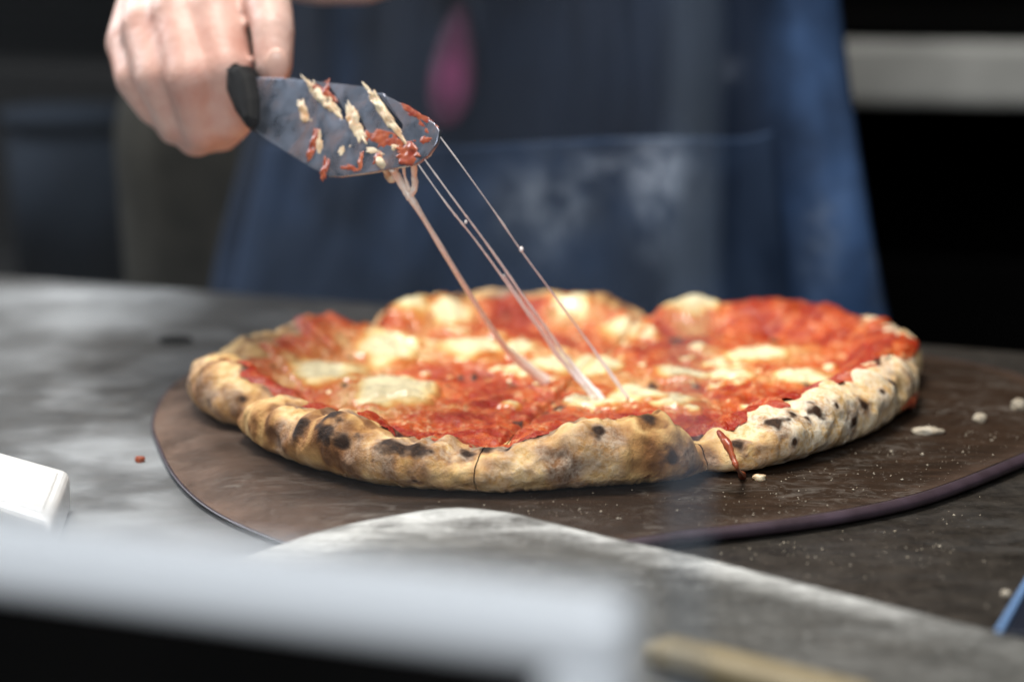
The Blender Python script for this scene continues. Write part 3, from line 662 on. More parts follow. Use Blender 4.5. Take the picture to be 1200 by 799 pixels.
# ------------------------------------------------------------------ crumbs and spilled flour
def blob(name, p, sx, sy, sz, m, parent=None, seed=0, sub=3):
    bm = bmesh.new(); bmesh.ops.create_icosphere(bm, subdivisions=sub, radius=1)
    co = np.array([v.co[:] for v in bm.verts]); n = 1 + .28 * vnoise(co[:, 0] * 1.7 + seed, co[:, 1] * 1.7, co[:, 2] * 1.7, seed)
    for v, k in zip(bm.verts, n): v.co = Vector((v.co.x * sx * k, v.co.y * sy * k, max(v.co.z * sz * k, -sz * .6) + sz * .55)) + Vector(p)
    return bm_obj(name, bm, m, parent, True)
tag(blob('cheese_crumb', onz(890, 562, BT), .0028, .0024, .0016, m_smear, seed=2), 'tiny cream crumb on the board beside the sauce drip', 'crumb')
tag(blob('sauce_crumb', onz(164, 541, 0), .0022, .0018, .0016, m_ssmear, seed=3), 'tiny orange crumb on the grey counter left of the board', 'crumb')
tag(blob('flour_clump', onz(1088, 508, BT), .0062, .0035, .0020, m_grain, seed=5), 'long pale flour clump on the board right of the crust', 'flour clump')
tag(blob('flour_clump', onz(1148, 494, BT), .0028, .0026, .0024, m_grain, seed=6), 'small round flour clump on the board near its right end', 'flour clump')
tag(blob('flour_clump', onz(1193, 479, BT), .0034, .0030, .0030, m_grain, seed=7), 'white flour clump farthest right on the board', 'flour clump')
tag(blob('dough_scrap', onz(203, 401, 0), .0085, .006, .0022, m_cab, seed=8), 'dark burnt scrap lying on the counter behind the board', 'scrap')
tag(blob('flour_clump', onz(1178, 698, .002), .0017, .0015, .0014, m_grain, seed=9), 'yellowish grain on the dark counter beside the blue scraper', 'crumb')
pts = []
for _ in range(2400):
    k = rng.random()
    if k < .45: p = onz(1020 + rng.normal() * 110, 525 + rng.normal() * 36, BT); z = BT
    elif k < .65: p = onz(760 + rng.normal() * 120, 590 + rng.normal() * 18, BT); z = BT
    else: p = onz(980 + rng.normal() * 150, 655 + rng.normal() * 34, 0); z = 0
    pts.append((p.x, p.y))
pts = np.array(pts)
def inside(P, poly):
    x, y = P[:, 0], P[:, 1]; c = np.zeros(len(P), bool); j = len(poly) - 1
    for i in range(len(poly)):
        xi, yi = poly[i]; xj, yj = poly[j]
        c ^= ((yi > y) != (yj > y)) & (x < (xj - xi) * (y - yi) / (yj - yi + 1e-12) + xi); j = i
    return c
inb = inside(pts, OUT - Nn * .007); nearb = inside(pts, OUT + Nn * .003)
rp = np.hypot(pts[:, 0] - MC[0], pts[:, 1] - MC[1]); tp = np.arctan2(pts[:, 1] - MC[1], pts[:, 0] - MC[0]) % (2 * np.pi)
ok = (rp > wrapi(tp, rt) - .004) & (inb | ~nearb)
pts, inb = pts[ok], inb[ok]
oct_v = np.array([(1, 0, 0), (-1, 0, 0), (0, 1, 0), (0, -1, 0), (0, 0, 1), (0, 0, -1)], float)
oct_f = np.array([(0, 2, 4), (2, 1, 4), (1, 3, 4), (3, 0, 4), (2, 0, 5), (1, 2, 5), (3, 1, 5), (0, 3, 5)])
keep = rng.random(len(pts)) < .25 + .9 * np.clip(fbm(pts[:, 0] * 38, pts[:, 1] * 60, seed=201) * 2 + .2, 0, 1); pts, inb = pts[keep], inb[keep]
sz = .00012 + .00034 * rng.random(len(pts)) ** 5 + .0004 * (rng.random(len(pts)) > .985)
ro = rng.random(len(pts)) * 6.28; V = oct_v[None] * (sz[:, None, None] * (.6 + .8 * rng.random((len(pts), 6, 1)))) * np.array([1.3, 1, .8])
V = np.stack([V[..., 0] * np.cos(ro)[:, None] - V[..., 1] * np.sin(ro)[:, None], V[..., 0] * np.sin(ro)[:, None] + V[..., 1] * np.cos(ro)[:, None], V[..., 2]], -1)
V += np.concatenate([pts, (np.where(inb, BT, 0) + sz * .5)[:, None]], 1)[:, None, :]
fo = mesh_np('flour', V.reshape(-1, 3), [(oct_f[None] + 6 * np.arange(len(pts))[:, None, None]).reshape(-1, 3)], m_grain); fo['kind'] = 'stuff'

# ------------------------------------------------------------------ slotted turner
J = at(300, 118, 1.06); T = at(505, 172, .985); Ld = (T - J).normalized(); Wd = (Vector((.013, .012, .037)) - Ld * Vector((.013, .012, .037)).dot(Ld)).normalized()
Bn = Ld.cross(Wd).normalized()
if Bn.y > 0: Bn = -Bn
def onblade(u_, v_, off=0.): return onplane(u_, v_, J, Bn) + Bn * off
def bl2(u_, v_):
    p = onplane(u_, v_, J, Bn) - J; return p.dot(Ld), p.dot(Wd)
turner = thing('slotted_turner', 'slotted steel turner smeared with sauce and cheese held in the hand', 'turner', J)
cu = bpy.data.curves.new('tmp', 'CURVE'); cu.dimensions = '2D'; cu.fill_mode = 'BOTH'; cu.extrude = .0006; cu.bevel_depth = .0003; cu.bevel_resolution = 1
def addspl(P, n):
    Q = spline([(*p, 0) for p in P], n, True); s = cu.splines.new('POLY'); s.points.add(len(Q) - 1); s.use_cyclic_u = True
    for pt, q_ in zip(s.points, Q): pt.co = (q_[0], q_[1], 0, 1)
def poly(P):
    s = cu.splines.new('POLY'); s.points.add(len(P) - 1); s.use_cyclic_u = True
    for pt, q_ in zip(s.points, P): pt.co = (q_[0], q_[1], 0, 1)
outl = [(292, 92), (345, 94), (425, 103), (462, 118), (492, 135), (510, 146), (515.5, 154), (513, 167), (503, 182), (489, 192), (465, 197), (436, 202), (400, 207), (386, 206.5), (366, 196), (340, 180), (312, 162), (298, 150)]
poly([bl2(*p) for p in outl])
def slot(p0, p1, w):
    a, b = Vector(bl2(*p0)), Vector(bl2(*p1)); d = (b - a).normalized(); n = Vector((-d.y, d.x)) * w; Q = []
    for k in range(9): q_ = math.pi / 2 + math.pi * k / 8; Q.append(a + n * math.sin(q_) + d * w * math.cos(q_))
    for k in range(9): q_ = -math.pi / 2 + math.pi * k / 8; Q.append(b + n * math.sin(q_) + d * w * math.cos(q_))
    poly(Q)
slot((385, 107), (404, 137), .0021); slot((447, 116), (469, 150), .0021); slot((416, 133), (430, 162), .0020)
tmp = bpy.data.objects.new('tmp', cu); C.objects.link(tmp)
dg = bpy.context.evaluated_depsgraph_get(); dg.update()
me = bpy.data.meshes.new_from_object(tmp.evaluated_get(dg)); bpy.data.objects.remove(tmp); me.name = 'blade'
me.transform(Matrix.Translation(J) @ Matrix((Ld, Wd, Ld.cross(Wd))).transposed().to_4x4())
link('blade', me, turner, m_blade)
# handle with ferrule, running back into the fist
hd = [at(298, 118, 1.084), at(284, 110, 1.102), at(258, 97, 1.118), at(215, 80, 1.140), at(175, 66, 1.16)]
tube('handle', hd, [.0090, .0125, .0130, .0125, .0115], m_handle, turner, 60, 20, 0, flat=.8)
prism('bolster', [onblade(a, b, .006) for a, b in ((270, 84), (280, 76), (294, 79), (302, 92), (307, 118), (307, 142), (301, 158), (293, 152), (280, 134), (270, 110))], -Bn, .014, m_handle, turner, .0055, 4)
# what sticks to it
def smear(name, px, py, a, b, ang, t_, m, seed):
    """thin irregular film of food stuck to the blade"""
    na, nr = 56, 14; c0 = onblade(px, py); ca, sa_ = math.cos(R(ang)), math.sin(R(ang))
    e1_ = np.array(tuple(Ld)); e2_ = np.array(tuple(Wd)); nn_ = np.array(tuple(Bn))
    ph = np.linspace(0, 2 * np.pi, na, endpoint=False)[:, None]; rho = np.linspace(0, 1, nr)[None, :]
    o_ = 1 + .38 * vnoise(np.cos(ph) * 1.6 + seed * 7, np.sin(ph) * 1.6, seed=seed) + .30 * vnoise(np.cos(ph) * 5 + seed * 7, np.sin(ph) * 5, seed=seed + 1)
    x, y = a * rho * o_ * np.cos(ph), b * rho * o_ * np.sin(ph); x, y = x * ca - y * sa_, x * sa_ + y * ca
    h_ = .7 * t_ * np.clip(1 - rho ** 2, 0, 1) ** .5 * (.55 + .6 * vnoise(x * 380, y * 380, seed=seed + 2)) + .0002
    h_ = np.where(rho > .99, -.0002, h_) + .0006
    P_ = np.array(tuple(c0)) + x[..., None] * e1_ + y[..., None] * e2_ + h_[..., None] * nn_
    mesh_np(name, P_.reshape(-1, 3), [gridfaces(na, nr, True)], m, turner)
def streak(name, p0, p1, w, t_, m, seed):
    a, b = bl2(*p0), bl2(*p1); smear(name, (p0[0] + p1[0]) / 2, (p0[1] + p1[1]) / 2, math.hypot(b[0] - a[0], b[1] - a[1]) / 2, w, math.degrees(math.atan2(b[1] - a[1], b[0] - a[0])), t_, m, seed)
streak('cheese_smear', (362, 97), (399, 136), .0026, .0022, m_smear, 21)
streak('cheese_smear', (429, 101), (472, 161), .0023, .0026, m_smear, 22)
streak('cheese_smear', (409, 126), (428, 168), .0028, .0024, m_smear, 23)
streak('cheese_smear', (352, 118), (363, 142), .0026, .0016, m_smear, 24)
streak('sauce_smear', (366, 99), (392, 118), .0016, .0012, m_ssmear, 25)
streak('sauce_smear', (425, 160), (470, 172), .0035, .0006, m_ssmear, 26)
streak('sauce_smear', (470, 124), (508, 146), .0014, .0006, m_ssmear, 27)
smear('sauce_smear', 368, 172, .0030, .0075, 14, .0014, m_ssmear, 1)
smear('sauce_smear', 382, 199, .0022, .0055, 20, .0016, m_ssmear, 2)
smear('sauce_smear', 384, 105, .0018, .0040, 30, .0010, m_ssmear, 3)
smear('sauce_smear', 452, 162, .0110, .0022, -2, .0007, m_ssmear, 4)
smear('sauce_smear', 494, 147, .0075, .0016, -16, .0006, m_ssmear, 5)
smear('sauce_smear', 478, 181, .0065, .0042, 0, .0022, m_ssmear, 6)
smear('sauce_smear', 424, 191, .0016, .0044, 22, .0008, m_ssmear, 7)
smear('sauce_smear', 498, 165, .0050, .0018, 10, .0006, m_ssmear, 8)
smear('sauce_smear', 445, 186, .0030, .0030, 10, .0012, m_ssmear, 9)
smear('sauce_smear', 412, 198, .0050, .0014, 0, .0006, m_ssmear, 14)
smear('cheese_smear', 376, 168, .0024, .0050, 25, .0008, m_smear, 10)
smear('cheese_smear', 464, 173, .0030, .0016, 0, .0012, m_smear, 11)
smear('cheese_smear', 440, 178, .0055, .0014, -4, .0006, m_smear, 12)
smear('cheese_smear', 404, 176, .0040, .0020, 40, .0004, m_smear, 13)
tube('cheese_smear', [onblade(444, 186, .001), onblade(450, 194, .0018), at(456, 204, 1.0), at(461, 212, .999)], [.0008, .0022, .0028, .0018], m_smear, turner, 30, 10, .3, 11, .7, Bn)
adopt(turner)

# strands of cheese pulled up from the pizza
G = 'cheese strands stretched from pizza to turner'
s1 = thing('cheese_strand', 'thickest pinkish cheese strand with a forked top, leftmost of the strands', 'cheese strand', onz(640, 447, BT + .012), G)
tube('cord', [at(481, 231, 1.0), at(500, 262, 1.004), at(540, 328, 1.02), at(585, 398, 1.05), at(606, 420, 1.062), onz(640, 447, BT + .012)], [.0018, .0011, .0011, .0012, .0015, .0022, .0030], m_thread, s1, 90, 12, .12, 3)
tube('prong', [onblade(458, 196, -.001), at(468, 212, 1.0), at(481, 233, 1.0)], [.0018, .0017, .0016], m_thread, s1, 30, 10, .15, 4)
tube('prong', [onblade(484, 189, -.0005), at(486, 205, .995), at(485, 220, .998), at(480, 232, 1.0)], [.0016, .0013, .0013, .0014], m_thread, s1, 30, 10, .15, 5)
tube('prong', [onblade(472, 192, -.0005), at(474, 205, .997), at(479, 222, .999)], [.0009, .0006, .0008], m_thread, s1, 24, 8, .15, 6)
adopt(s1)
s2 = thing('cheese_strand', 'pair of thin translucent cheese strands, middle of the stretched strands', 'cheese strand', onz(704, 468, BT + .012), G)
tube('thread', [onblade(497, 186, 0), at(532, 234, .987), at(572, 288, 1.0), at(628, 368, 1.02), at(668, 424, 1.036), onz(706, 468, BT + .012)], [.0004, .00035, .0004, .0006, .0007, .0010, .0017], m_fil, s2, 80, 8, .2, 7)
tube('thread', [onblade(489, 191, 0), at(524, 240, .987), at(562, 288, 1.0), at(618, 366, 1.02), at(660, 425, 1.036), onz(698, 466, BT + .012)], [.0003, .00035, .0004, .0006, .0007, .0009, .0015], m_fil, s2, 80, 8, .35, 8)
tube('thread', [at(590, 322, 1.007), at(628, 376, 1.022), at(665, 428, 1.036), onz(702, 467, BT + .012)], [.0003, .0005, .0006, .0008], m_fil, s2, 50, 8, .3, 9)
for (a, b, Yq, rr0) in ((546, 262, .992, .0006),): blob('bead', at(a, b, Yq), rr0, rr0, rr0 * 1.6, m_fil, s2, 3, 2)
adopt(s2)
s3 = thing('cheese_strand', 'finest beaded cheese strand, rightmost of the stretched strands', 'cheese strand', onz(735, 466, BT + .012), G)
tube('thread', [onblade(514, 158, 0), at(548, 204, .985), at(585, 256, .993), at(611, 294, 1.0), at(650, 347, 1.012), at(690, 402, 1.028), onz(736, 467, BT + .012)], [.0002, .00022, .00026, .0004, .00032, .0004, .0005, .0007, .0013], m_fil, s3, 90, 8, .3, 10)
for (a, b, Yq, rr0) in ((611, 295, 1.0, .0009),): blob('bead', at(a, b, Yq), rr0, rr0, rr0 * 1.5, m_fil, s3, 4, 2)
adopt(s3)

# ------------------------------------------------------------------ the cook
def capsule(bm, a, b, ra, rb_, seg=20):
    a, b = Vector(a), Vector(b); d = b - a; L_ = d.length
    rot_ = d.to_track_quat('Z', 'Y').to_matrix().to_4x4() if L_ > 1e-6 else Matrix.Identity(4)
    n = 8; rings = []
    for k in range(n + 1):
        q_ = -math.pi / 2 + math.pi / 2 * k / n; rings.append((ra * math.cos(q_), ra * math.sin(q_)))
    for k in range(n + 1):
        q_ = math.pi / 2 * k / n; rings.append((rb_ * math.cos(q_), L_ + rb_ * math.sin(q_)))
    mt = Matrix.Translation(a) @ rot_; prev = None
    for r_, z_ in rings:
        cur = [bm.verts.new(mt @ Vector((max(r_, 1e-5) * math.cos(2 * math.pi * j / seg), max(r_, 1e-5) * math.sin(2 * math.pi * j / seg), z_))) for j in range(seg)]
        if prev:
            for j in range(seg): bm.faces.new((prev[j], prev[(j + 1) % seg], cur[(j + 1) % seg], cur[j]))
        else: bm.faces.new(cur[::-1])
        prev = cur
    bm.faces.new(prev)
def chain(bm, P, rads):
    for (a, b, ra, rb_) in zip(P[:-1], P[1:], rads[:-1], rads[1:]): capsule(bm, a, b, ra, rb_)
def remeshed(name, bm, voxel, smooth, m, parent):
    me = bpy.data.meshes.new(name); bm.to_mesh(me); bm.free()
    o = link(name, me, parent, m)
    md = o.modifiers.new('r', 'REMESH'); md.mode = 'VOXEL'; md.voxel_size = voxel; md.use_smooth_shade = True
    ms = o.modifiers.new('s', 'SMOOTH'); ms.factor = .5; ms.iterations = smooth
    dg = bpy.context.evaluated_depsgraph_get(); dg.update()
    me2 = bpy.data.meshes.new_from_object(o.evaluated_get(dg)); o.modifiers.clear(); o.data = me2; me2.name = name
    bpy.data.meshes.remove(me); me2.materials.clear(); me2.materials.append(m)
    me2.polygons.foreach_set('use_smooth', [True] * len(me2.polygons))
    return o
hip = at(630, 300, 1.62)
person = thing('person', 'cook in a dark blue denim apron holding a slotted turner over the pizza', 'person', (hip.x, hip.y, -.87))
bm = bmesh.new()
# right hand: fist round the handle, fingers side by side, thumb along the handle
fing = [  # knuckle, middle joint, end joint, tip
    ([(252, 18, 1.112), (266, 84, 1.088), (270, 138, 1.094), (258, 154, 1.116), (246, 136, 1.130)], [.0134, .0122, .0110, .0098, .0086]),
    ([(212, 20, 1.118), (226, 92, 1.088), (240, 148, 1.096), (230, 160, 1.116), (220, 142, 1.132)], [.0140, .0124, .0110, .0098, .0088]),
    ([(176, 34, 1.128), (188, 92, 1.102), (209, 140, 1.106), (206, 148, 1.126), (200, 130, 1.142)], [.0134, .0116, .0102, .0092, .0084]),
    ([(156, 52, 1.144), (160, 92, 1.122), (181, 124, 1.122), (186, 130, 1.138), (184, 116, 1.150)], [.0122, .0104, .0092, .0084, .0078])]
wr_ = at(224, -130, 1.235); fo_ = at(216, -340, 1.38)
for P_, r_ in fing:
    P3 = [at(*p) for p in P_]; chain(bm, P3, r_)
    m1_ = wr_.lerp(P3[0], .35); chain(bm, [wr_, m1_, P3[0]], [.024, .0175, r_[0] * 1.08])
pm = [at(198, -25, 1.165), at(250, -32, 1.155)]
for p in pm: capsule(bm, wr_, p, .025, .021)
th_ = [at(268, -52, 1.15), at(310, -22, 1.114), at(320, 36, 1.086), at(321, 78, 1.076)]
chain(bm, [wr_] + th_, [.024, .0170, .0112, .0100, .0086])
sh = Vector((fo_.x - .07, fo_.y + .34, fo_.z + .33))
chain(bm, [wr_, fo_, at(215, -560, 1.52)], [.0265, .036, .042]); el = at(215, -560, 1.52)
ch_ = Vector((hip.x, hip.y + .03, .42)); shR = ch_ + Vector((-.19, .03, .12)); shL = ch_ + Vector((.19, -.02, .12))
chain(bm, [el, shR], [.042, .052])
# trunk
capsule(bm, Vector((hip.x - .06, hip.y + .04, -.08)), Vector((hip.x - .07, hip.y + .05, .38)), .115, .125); capsule(bm, Vector((hip.x + .06, hip.y + .0, -.08)), Vector((hip.x + .07, hip.y + .0, .38)), .115, .125)
chain(bm, [shR, ch_ + Vector((0, 0, .14)), shL], [.055, .075, .055]); capsule(bm, ch_ + Vector((0, .02, .12)), ch_ + Vector((0, .01, .26)), .065, .055)
# left arm folded across, its hand just above the picture
elL = ch_ + Vector((.22, -.10, -.14)); haL = at(517, -68, 1.40)
chain(bm, [shL, elL, haL], [.052, .042, .027])
for k in range(4):
    b0 = haL + Vector((-.012, -.004, .026 - .017 * k)); chain(bm, [haL, b0 + Vector((-.03, -.006, 0)), b0 + Vector((-.058, .004, -.002)), b0 + Vector((-.072, .02, -.002))], [.022, .0095, .0085, .0072])
chain(bm, [haL, haL + Vector((-.02, -.02, .04)), haL + Vector((-.05, -.02, .05))], [.02, .011, .009])
body = remeshed('body', bm, .0021, 5, m_skin, person)
# thumb nail
bm = bmesh.new(); bmesh.ops.create_uvsphere(bm, u_segments=16, v_segments=10, radius=1)
nl = th_[3] + Vector((.002, -.0068, .001)); 
for v_ in bm.verts: v_.co = Vector((v_.co.x * .0055, v_.co.y * .0022, v_.co.z * .0075)) + nl
bm_obj('thumb_nail', bm, m_nail, body, True)

# trousers
bm = bmesh.new()
lh = at(292, 260, 1.66); rh = at(800, 260, 1.60)
for p in (lh, rh): chain(bm, [Vector((p.x, p.y, .06)), Vector((p.x * .95, p.y, -.42)), Vector((p.x * .9, p.y + .02, -.86))], [.092, .075, .06])
capsule(bm, Vector((lh.x + .06, lh.y, .02)), Vector((rh.x - .06, rh.y, .02)), .11, .11)
remeshed('trousers', bm, .006, 4, m_trouser, person)
bm = bmesh.new()
capsule(bm, Vector((hip.x - .06, hip.y + .04, .02)), Vector((hip.x - .07, hip.y + .05, .40)), .124, .134); capsule(bm, Vector((hip.x + .06, hip.y + .0, .02)), Vector((hip.x + .07, hip.y + .0, .40)), .124, .134)
chain(bm, [shR + (el - shR) * .3, shR, ch_ + Vector((0, 0, .14)), shL, shL + (elL - shL) * .4], [.060, .064, .085, .064, .060])
remeshed('shirt', bm, .006, 3, m_shirt, person)

# apron: one cloth sheet hung from chest to below the counter, with soft folds
nu, nv = 150, 150
left = spline([(305, -330), (306, -150), (306, 0), (300, 100), (282, 190), (262, 270), (246, 345), (225, 450), (205, 620)], nv)
rght = spline([(955, -330), (972, -150), (984, 0), (997, 110), (1012, 210), (1026, 300), (1040, 375), (1056, 470), (1075, 640)], nv)
uu = np.linspace(0, 1, nu)[:, None]; jj = np.linspace(0, 1, nv)[None, :]
PXu = left[None, :, 0] * (1 - uu) + rght[None, :, 0] * uu; PXv = left[None, :, 1] * (1 - uu) + rght[None, :, 1] * uu
Ya = 1.545 * (1 - uu) + 1.415 * uu - .075 * np.sin(np.pi * uu) ** .8 + 0 * jj
Ya = Ya + .018 * np.sin(uu * 16 + jj * 1.2 + .6 * np.sin(jj * 5)) * sstep(.25, .8, jj) * (uu - .5) ** 2 * 3 + .011 * fbm(uu * 8, jj * 2.2, seed=151) + .004 * vnoise(uu * 22, jj * 3, seed=152) + .012 * sstep(.80, 1., uu) * np.sin(jj * 9)
rx = (PXu - 600) / FPX; ry = -(PXv - 399.5) / FPX
dX, dY, dZ = rx, cP + ry * sP, -sP + ry * cP
kk = Ya / dY; AX, AY, AZ = dX * kk, Ya, CAMH + dZ * kk
def gauss(px, py, sx, sy): return np.exp(-(((PXu - px) / sx) ** 2 + ((PXv - py) / sy) ** 2))
lighten = sstep(870, 960, PXu) * (.85 + .45 * vnoise(PXu / 60, PXv / 90, seed=161)) + .30 * gauss(405, 60, 18, 150) + .05 + .25 * sstep(150, 330, PXv) * (.5 + .5 * vnoise(PXu / 50, PXv / 80, seed=162))  # lighter right side, a fold's light stripe put into the colour, patchy below
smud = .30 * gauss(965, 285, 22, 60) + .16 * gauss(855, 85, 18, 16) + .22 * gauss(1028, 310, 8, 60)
apron = mesh_np('apron', np.stack([AX, AY, AZ], -1).reshape(-1, 3), [gridfaces(nu, nv)], m_apron, person, {'lighten': lighten, 'smudge': smud})
md = apron.modifiers.new('solid', 'SOLIDIFY'); md.thickness = .0016; md.offset = 0
# patch pocket across the front
sel_u = np.where((uu[:, 0] > .03) & (uu[:, 0] < .865))[0]; top_v = 166
sub = np.linspace(0, 1, 70)
PU2 = PXu[sel_u]; PV2 = PXv[sel_u]
pk = []; wk = []; sk = []
for a in range(len(sel_u)):
    col_v = PV2[a]; topv = top_v + 6 * math.sin(a / len(sel_u) * 6) - 42 * max(0, (uu[sel_u[a], 0] - .78) / .085) ** 2 * .3
    vv = topv + (560 - topv) * sub
    jx = np.interp(vv, col_v, np.arange(nv))
    f = lambda Arr: np.interp(jx, np.arange(nv), Arr[sel_u[a]])
    off = .0035 + .0012 * np.exp(-(sub / .03) ** 2) * math.sin(math.pi * a / len(sel_u))
    pk.append(np.stack([f(AX), f(AY) - off, f(AZ)], -1)); pu = f(PXu)
    g_ = lambda px, py, sx, sy: np.exp(-(((pu - px) / sx) ** 2 + ((vv - py) / sy) ** 2))
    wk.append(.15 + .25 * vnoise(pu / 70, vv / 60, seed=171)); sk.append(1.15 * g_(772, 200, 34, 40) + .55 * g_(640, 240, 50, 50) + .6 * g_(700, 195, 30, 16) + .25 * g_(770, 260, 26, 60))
pocket = mesh_np('pocket', np.array(pk).reshape(-1, 3), [gridfaces(len(sel_u), 70)], m_pocket, apron, {'lighten': np.clip(np.array(wk), 0, 1), 'smudge': np.array(sk)})
md = pocket.modifiers.new('solid', 'SOLIDIFY'); md.thickness = .0016; md.offset = 0
adopt(person)
# soft magenta glow painted as an added patch over the apron bib
def apron_y(px, py):
    i = np.argmin((PXu - px) ** 2 + (PXv - py) ** 2); return float(Ya.ravel()[i])
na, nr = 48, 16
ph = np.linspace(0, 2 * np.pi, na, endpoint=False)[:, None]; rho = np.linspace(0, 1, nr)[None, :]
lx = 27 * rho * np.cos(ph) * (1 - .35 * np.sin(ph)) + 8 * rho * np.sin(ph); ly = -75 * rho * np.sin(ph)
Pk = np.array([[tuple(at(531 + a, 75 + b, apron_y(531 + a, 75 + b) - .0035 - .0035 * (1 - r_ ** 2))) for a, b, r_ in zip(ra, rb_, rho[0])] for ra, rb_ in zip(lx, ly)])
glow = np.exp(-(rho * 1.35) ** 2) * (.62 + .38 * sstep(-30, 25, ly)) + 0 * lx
tag(mesh_np('pink_glow_patch', Pk.reshape(-1, 3), [gridfaces(na, nr, True)], m_pink, None, {'glow': glow.ravel()}), 'blurred magenta glow patch on the dark front of the apron', 'cloth patch')

# ------------------------------------------------------------------ floured metal peel in front, and things on it
def zpl(Y): return .0015 + (Y - .50) * .0265
pe = []
for (a, b) in ((120, 760), (200, 690), (270, 656), (330, 637), (385, 622), (440, 611), (500, 602), (545, 599.5), (600, 605), (650, 616), (720, 632), (800, 648), (900, 671), (1000, 694), (1100, 717), (1210, 742)):
    p = onz(a, b, .011); pe.append((p.x, p.y))
pe = spline(pe, 90); pe = np.concatenate([pe, [(.30, .60), (.28, .52), (.0, .60), (-.12, .66)]])
PEC = np.array([.02, .70])
nr = 60; rs = np.linspace(0, 1, nr) ** .7
P = PEC + (pe - PEC)[:, None, :] * np.maximum(rs, .01)[None, :, None]
flr = sstep(.80, .99, rs)[None, :] * np.clip(.85 + .5 * fbm(P[..., 0] * 30, P[..., 1] * 60, seed=181), 0, 1) * sstep(.17, .08, P[..., 0]) + .11 * np.clip(.4 + fbm(P[..., 0] * 90, P[..., 1] * 120, seed=182), 0, 1) + .35 * sstep(.02, -.02, P[..., 0]) * sstep(.6, .9, rs)[None, :]
ZP = zpl(P[..., 1]) + .0002 * fbm(P[..., 0] * 40, P[..., 1] * 40)
peel = thing('metal_peel', 'thin grey metal peel dusted with flour lying in front of the board', 'peel', (PEC[0], PEC[1], 0))
n_ = len(pe)
po = mesh_np('peel_blade', np.concatenate([P, ZP[..., None]], -1).reshape(-1, 3), [gridfaces(n_, nr, True)[:, ::-1], np.array([[k * nr for k in range(n_)]])], m_sheet, peel, {'flour': np.clip(flr, 0, 1)})
md = po.modifiers.new('solid', 'SOLIDIFY'); md.thickness = .0012; md.offset = -1
adopt(peel)
a, b = onz(768, 764, .012), onz(1010, 826, .012)
d = (b - a).normalized(); n2_ = Vector((-d.y, d.x, 0))
bm = bmesh.new(); rt_ = Matrix((d, n2_, d.cross(n2_))).transposed()
add_box(bm, (a + b) / 2 + Vector((0, 0, .001)), ((b - a).length, .016, .0075), rt_)
tag(bm_obj('wooden_stick', bm, m_stick, None, True, .0025, 3), 'blurred pale wooden stick lying on the metal peel', 'stick')

# blue steel scraper poking in at the lower right corner
sc = thing('bench_scraper', 'dark blue steel scraper with a bright edge at the lower right corner', 'scraper')
q0, q1 = onz(1176, 727, .006), onz(1215, 660, .006); dd = (q1 - q0).normalized(); sd = Vector((dd.y, -dd.x, 0))
if sd.x < 0: sd = -sd
bm = bmesh.new(); add_box(bm, (q0 + q1) / 2 + sd * .0018 + Vector((0, 0, .0012)), (.0024, (q1 - q0).length * 1.6, .0050), Matrix((sd, dd, (0, 0, 1))).transposed()); bm_obj('bright_edge', bm, m_scre, sc, bevel=.0005)
bm = bmesh.new(); add_box(bm, (q0 + q1) / 2 + sd * .0390 + Vector((0, 0, .0010)), (.070, (q1 - q0).length * 1.6, .0046), Matrix((sd, dd, (0, 0, 1))).transposed()); bm_obj('steel_plate', bm, m_scr, sc, bevel=.0005)
sc.location = (q0 + q1) / 2; adopt(sc)

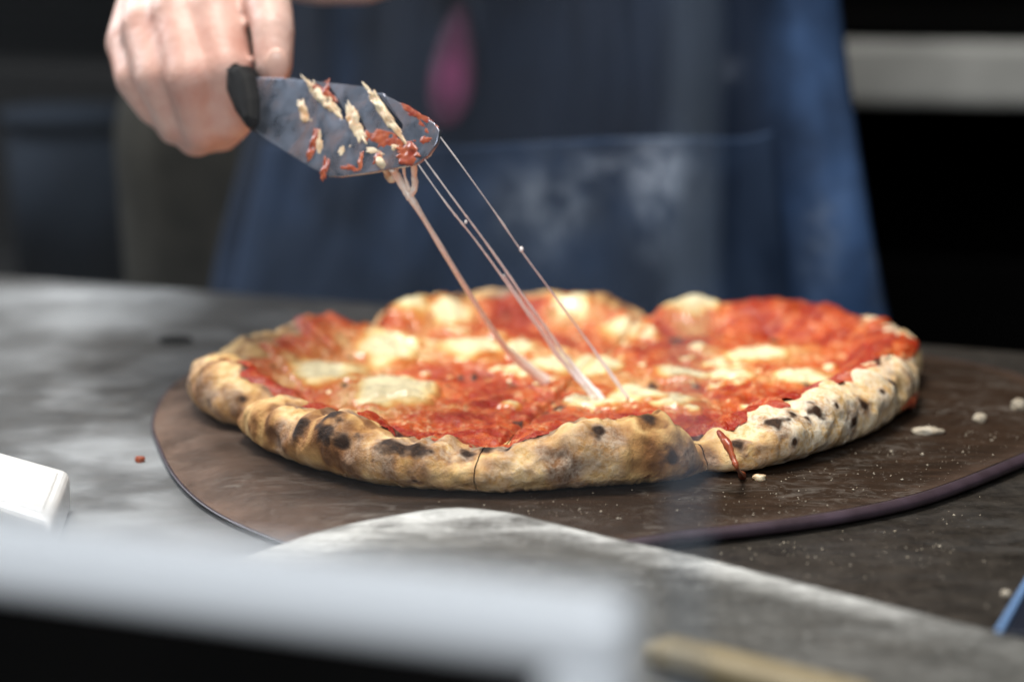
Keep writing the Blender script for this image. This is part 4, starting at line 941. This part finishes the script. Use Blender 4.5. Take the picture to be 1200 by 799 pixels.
# white plastic block on the left, only its right end in the picture
ZT = .017
fr_, nr_ = onz(82, 549, ZT), onz(60, 608, ZT); ax_ = (onz(0, 526, ZT) - fr_).normalized()
blk = thing('white_block', 'white flour dusted plastic block with rounded edges lying at the left edge', 'block', (nr_.x, nr_.y, 0))
cs = [fr_, nr_, nr_ + ax_ * .16, fr_ + ax_ * .16]
prism('block_body', [Vector((p.x, p.y, .0165)) for p in cs], (0, 0, -1), .0163, m_white, blk, .0035, 4)
ins = (nr_ - fr_).normalized()
prism('raised_lid', [Vector((p.x, p.y, .0172)) for p in (fr_ + ins * .010 + ax_ * .006, nr_ - ins * .006 + ax_ * .006, nr_ - ins * .006 + ax_ * .155, fr_ + ins * .010 + ax_ * .155)], (0, 0, -1), .0025, m_white, blk, .0008, 2)
adopt(blk)

# ------------------------------------------------------------------ framed black panel and the glass guard in the foreground
g0 = Vector((-.045, .43, 0)); gn = Vector(kn)
def ong(u_, v_): return onplane(u_, v_, g0, gn)
eR = ong(748, 700); zt = ong(300, 640).z; BAR = .0150
Lf = .62
fr = thing('steel_frame', 'blurred brushed steel frame round a black panel in the foreground', 'frame', (eR.x, eR.y, 0))
bm = bmesh.new(); add_box(bm, Vector((eR.x, eR.y, zt - BAR / 2)) - kd * Lf / 2, (Lf, .012, BAR), rot); bm_obj('top_bar', bm, m_frame, fr, bevel=.005, seg=4)
bm = bmesh.new(); add_box(bm, Vector((eR.x, eR.y, (zt - BAR) / 2 - .0005)) - kd * .0085, (.016, .012, zt - BAR - .001), rot); bm_obj('end_post', bm, m_frame, fr, bevel=.002, seg=3)
bm = bmesh.new(); add_box(bm, Vector((eR.x, eR.y, (zt - BAR) / 2 - .0005)) - kd * (Lf / 2 + .008), (Lf - .018, .006, zt - BAR - .001), rot); bm_obj('black_panel', bm, m_black, fr)
adopt(fr)
gl_e = ong(778, 500); GT = .012; GH = .62; GL = .75
gp = thing('glass_guard', 'upright clear glass guard, its edge a pale blurred vertical band', 'glass guard', (gl_e.x, gl_e.y, 0))
gc = Vector((gl_e.x, gl_e.y, 0)) - kn * .014
bm = bmesh.new(); add_box(bm, gc - kd * (GL / 2) + Vector((0, 0, GH / 2 + .001)), (GL, GT, GH), rot)
pane = bm_obj('pane', bm, m_glass, gp); pane.data.materials.append(m_gedge)
for p in pane.data.polygons:
    if abs(p.normal.dot(kd)) > .9 : p.material_index = 1
adopt(gp)
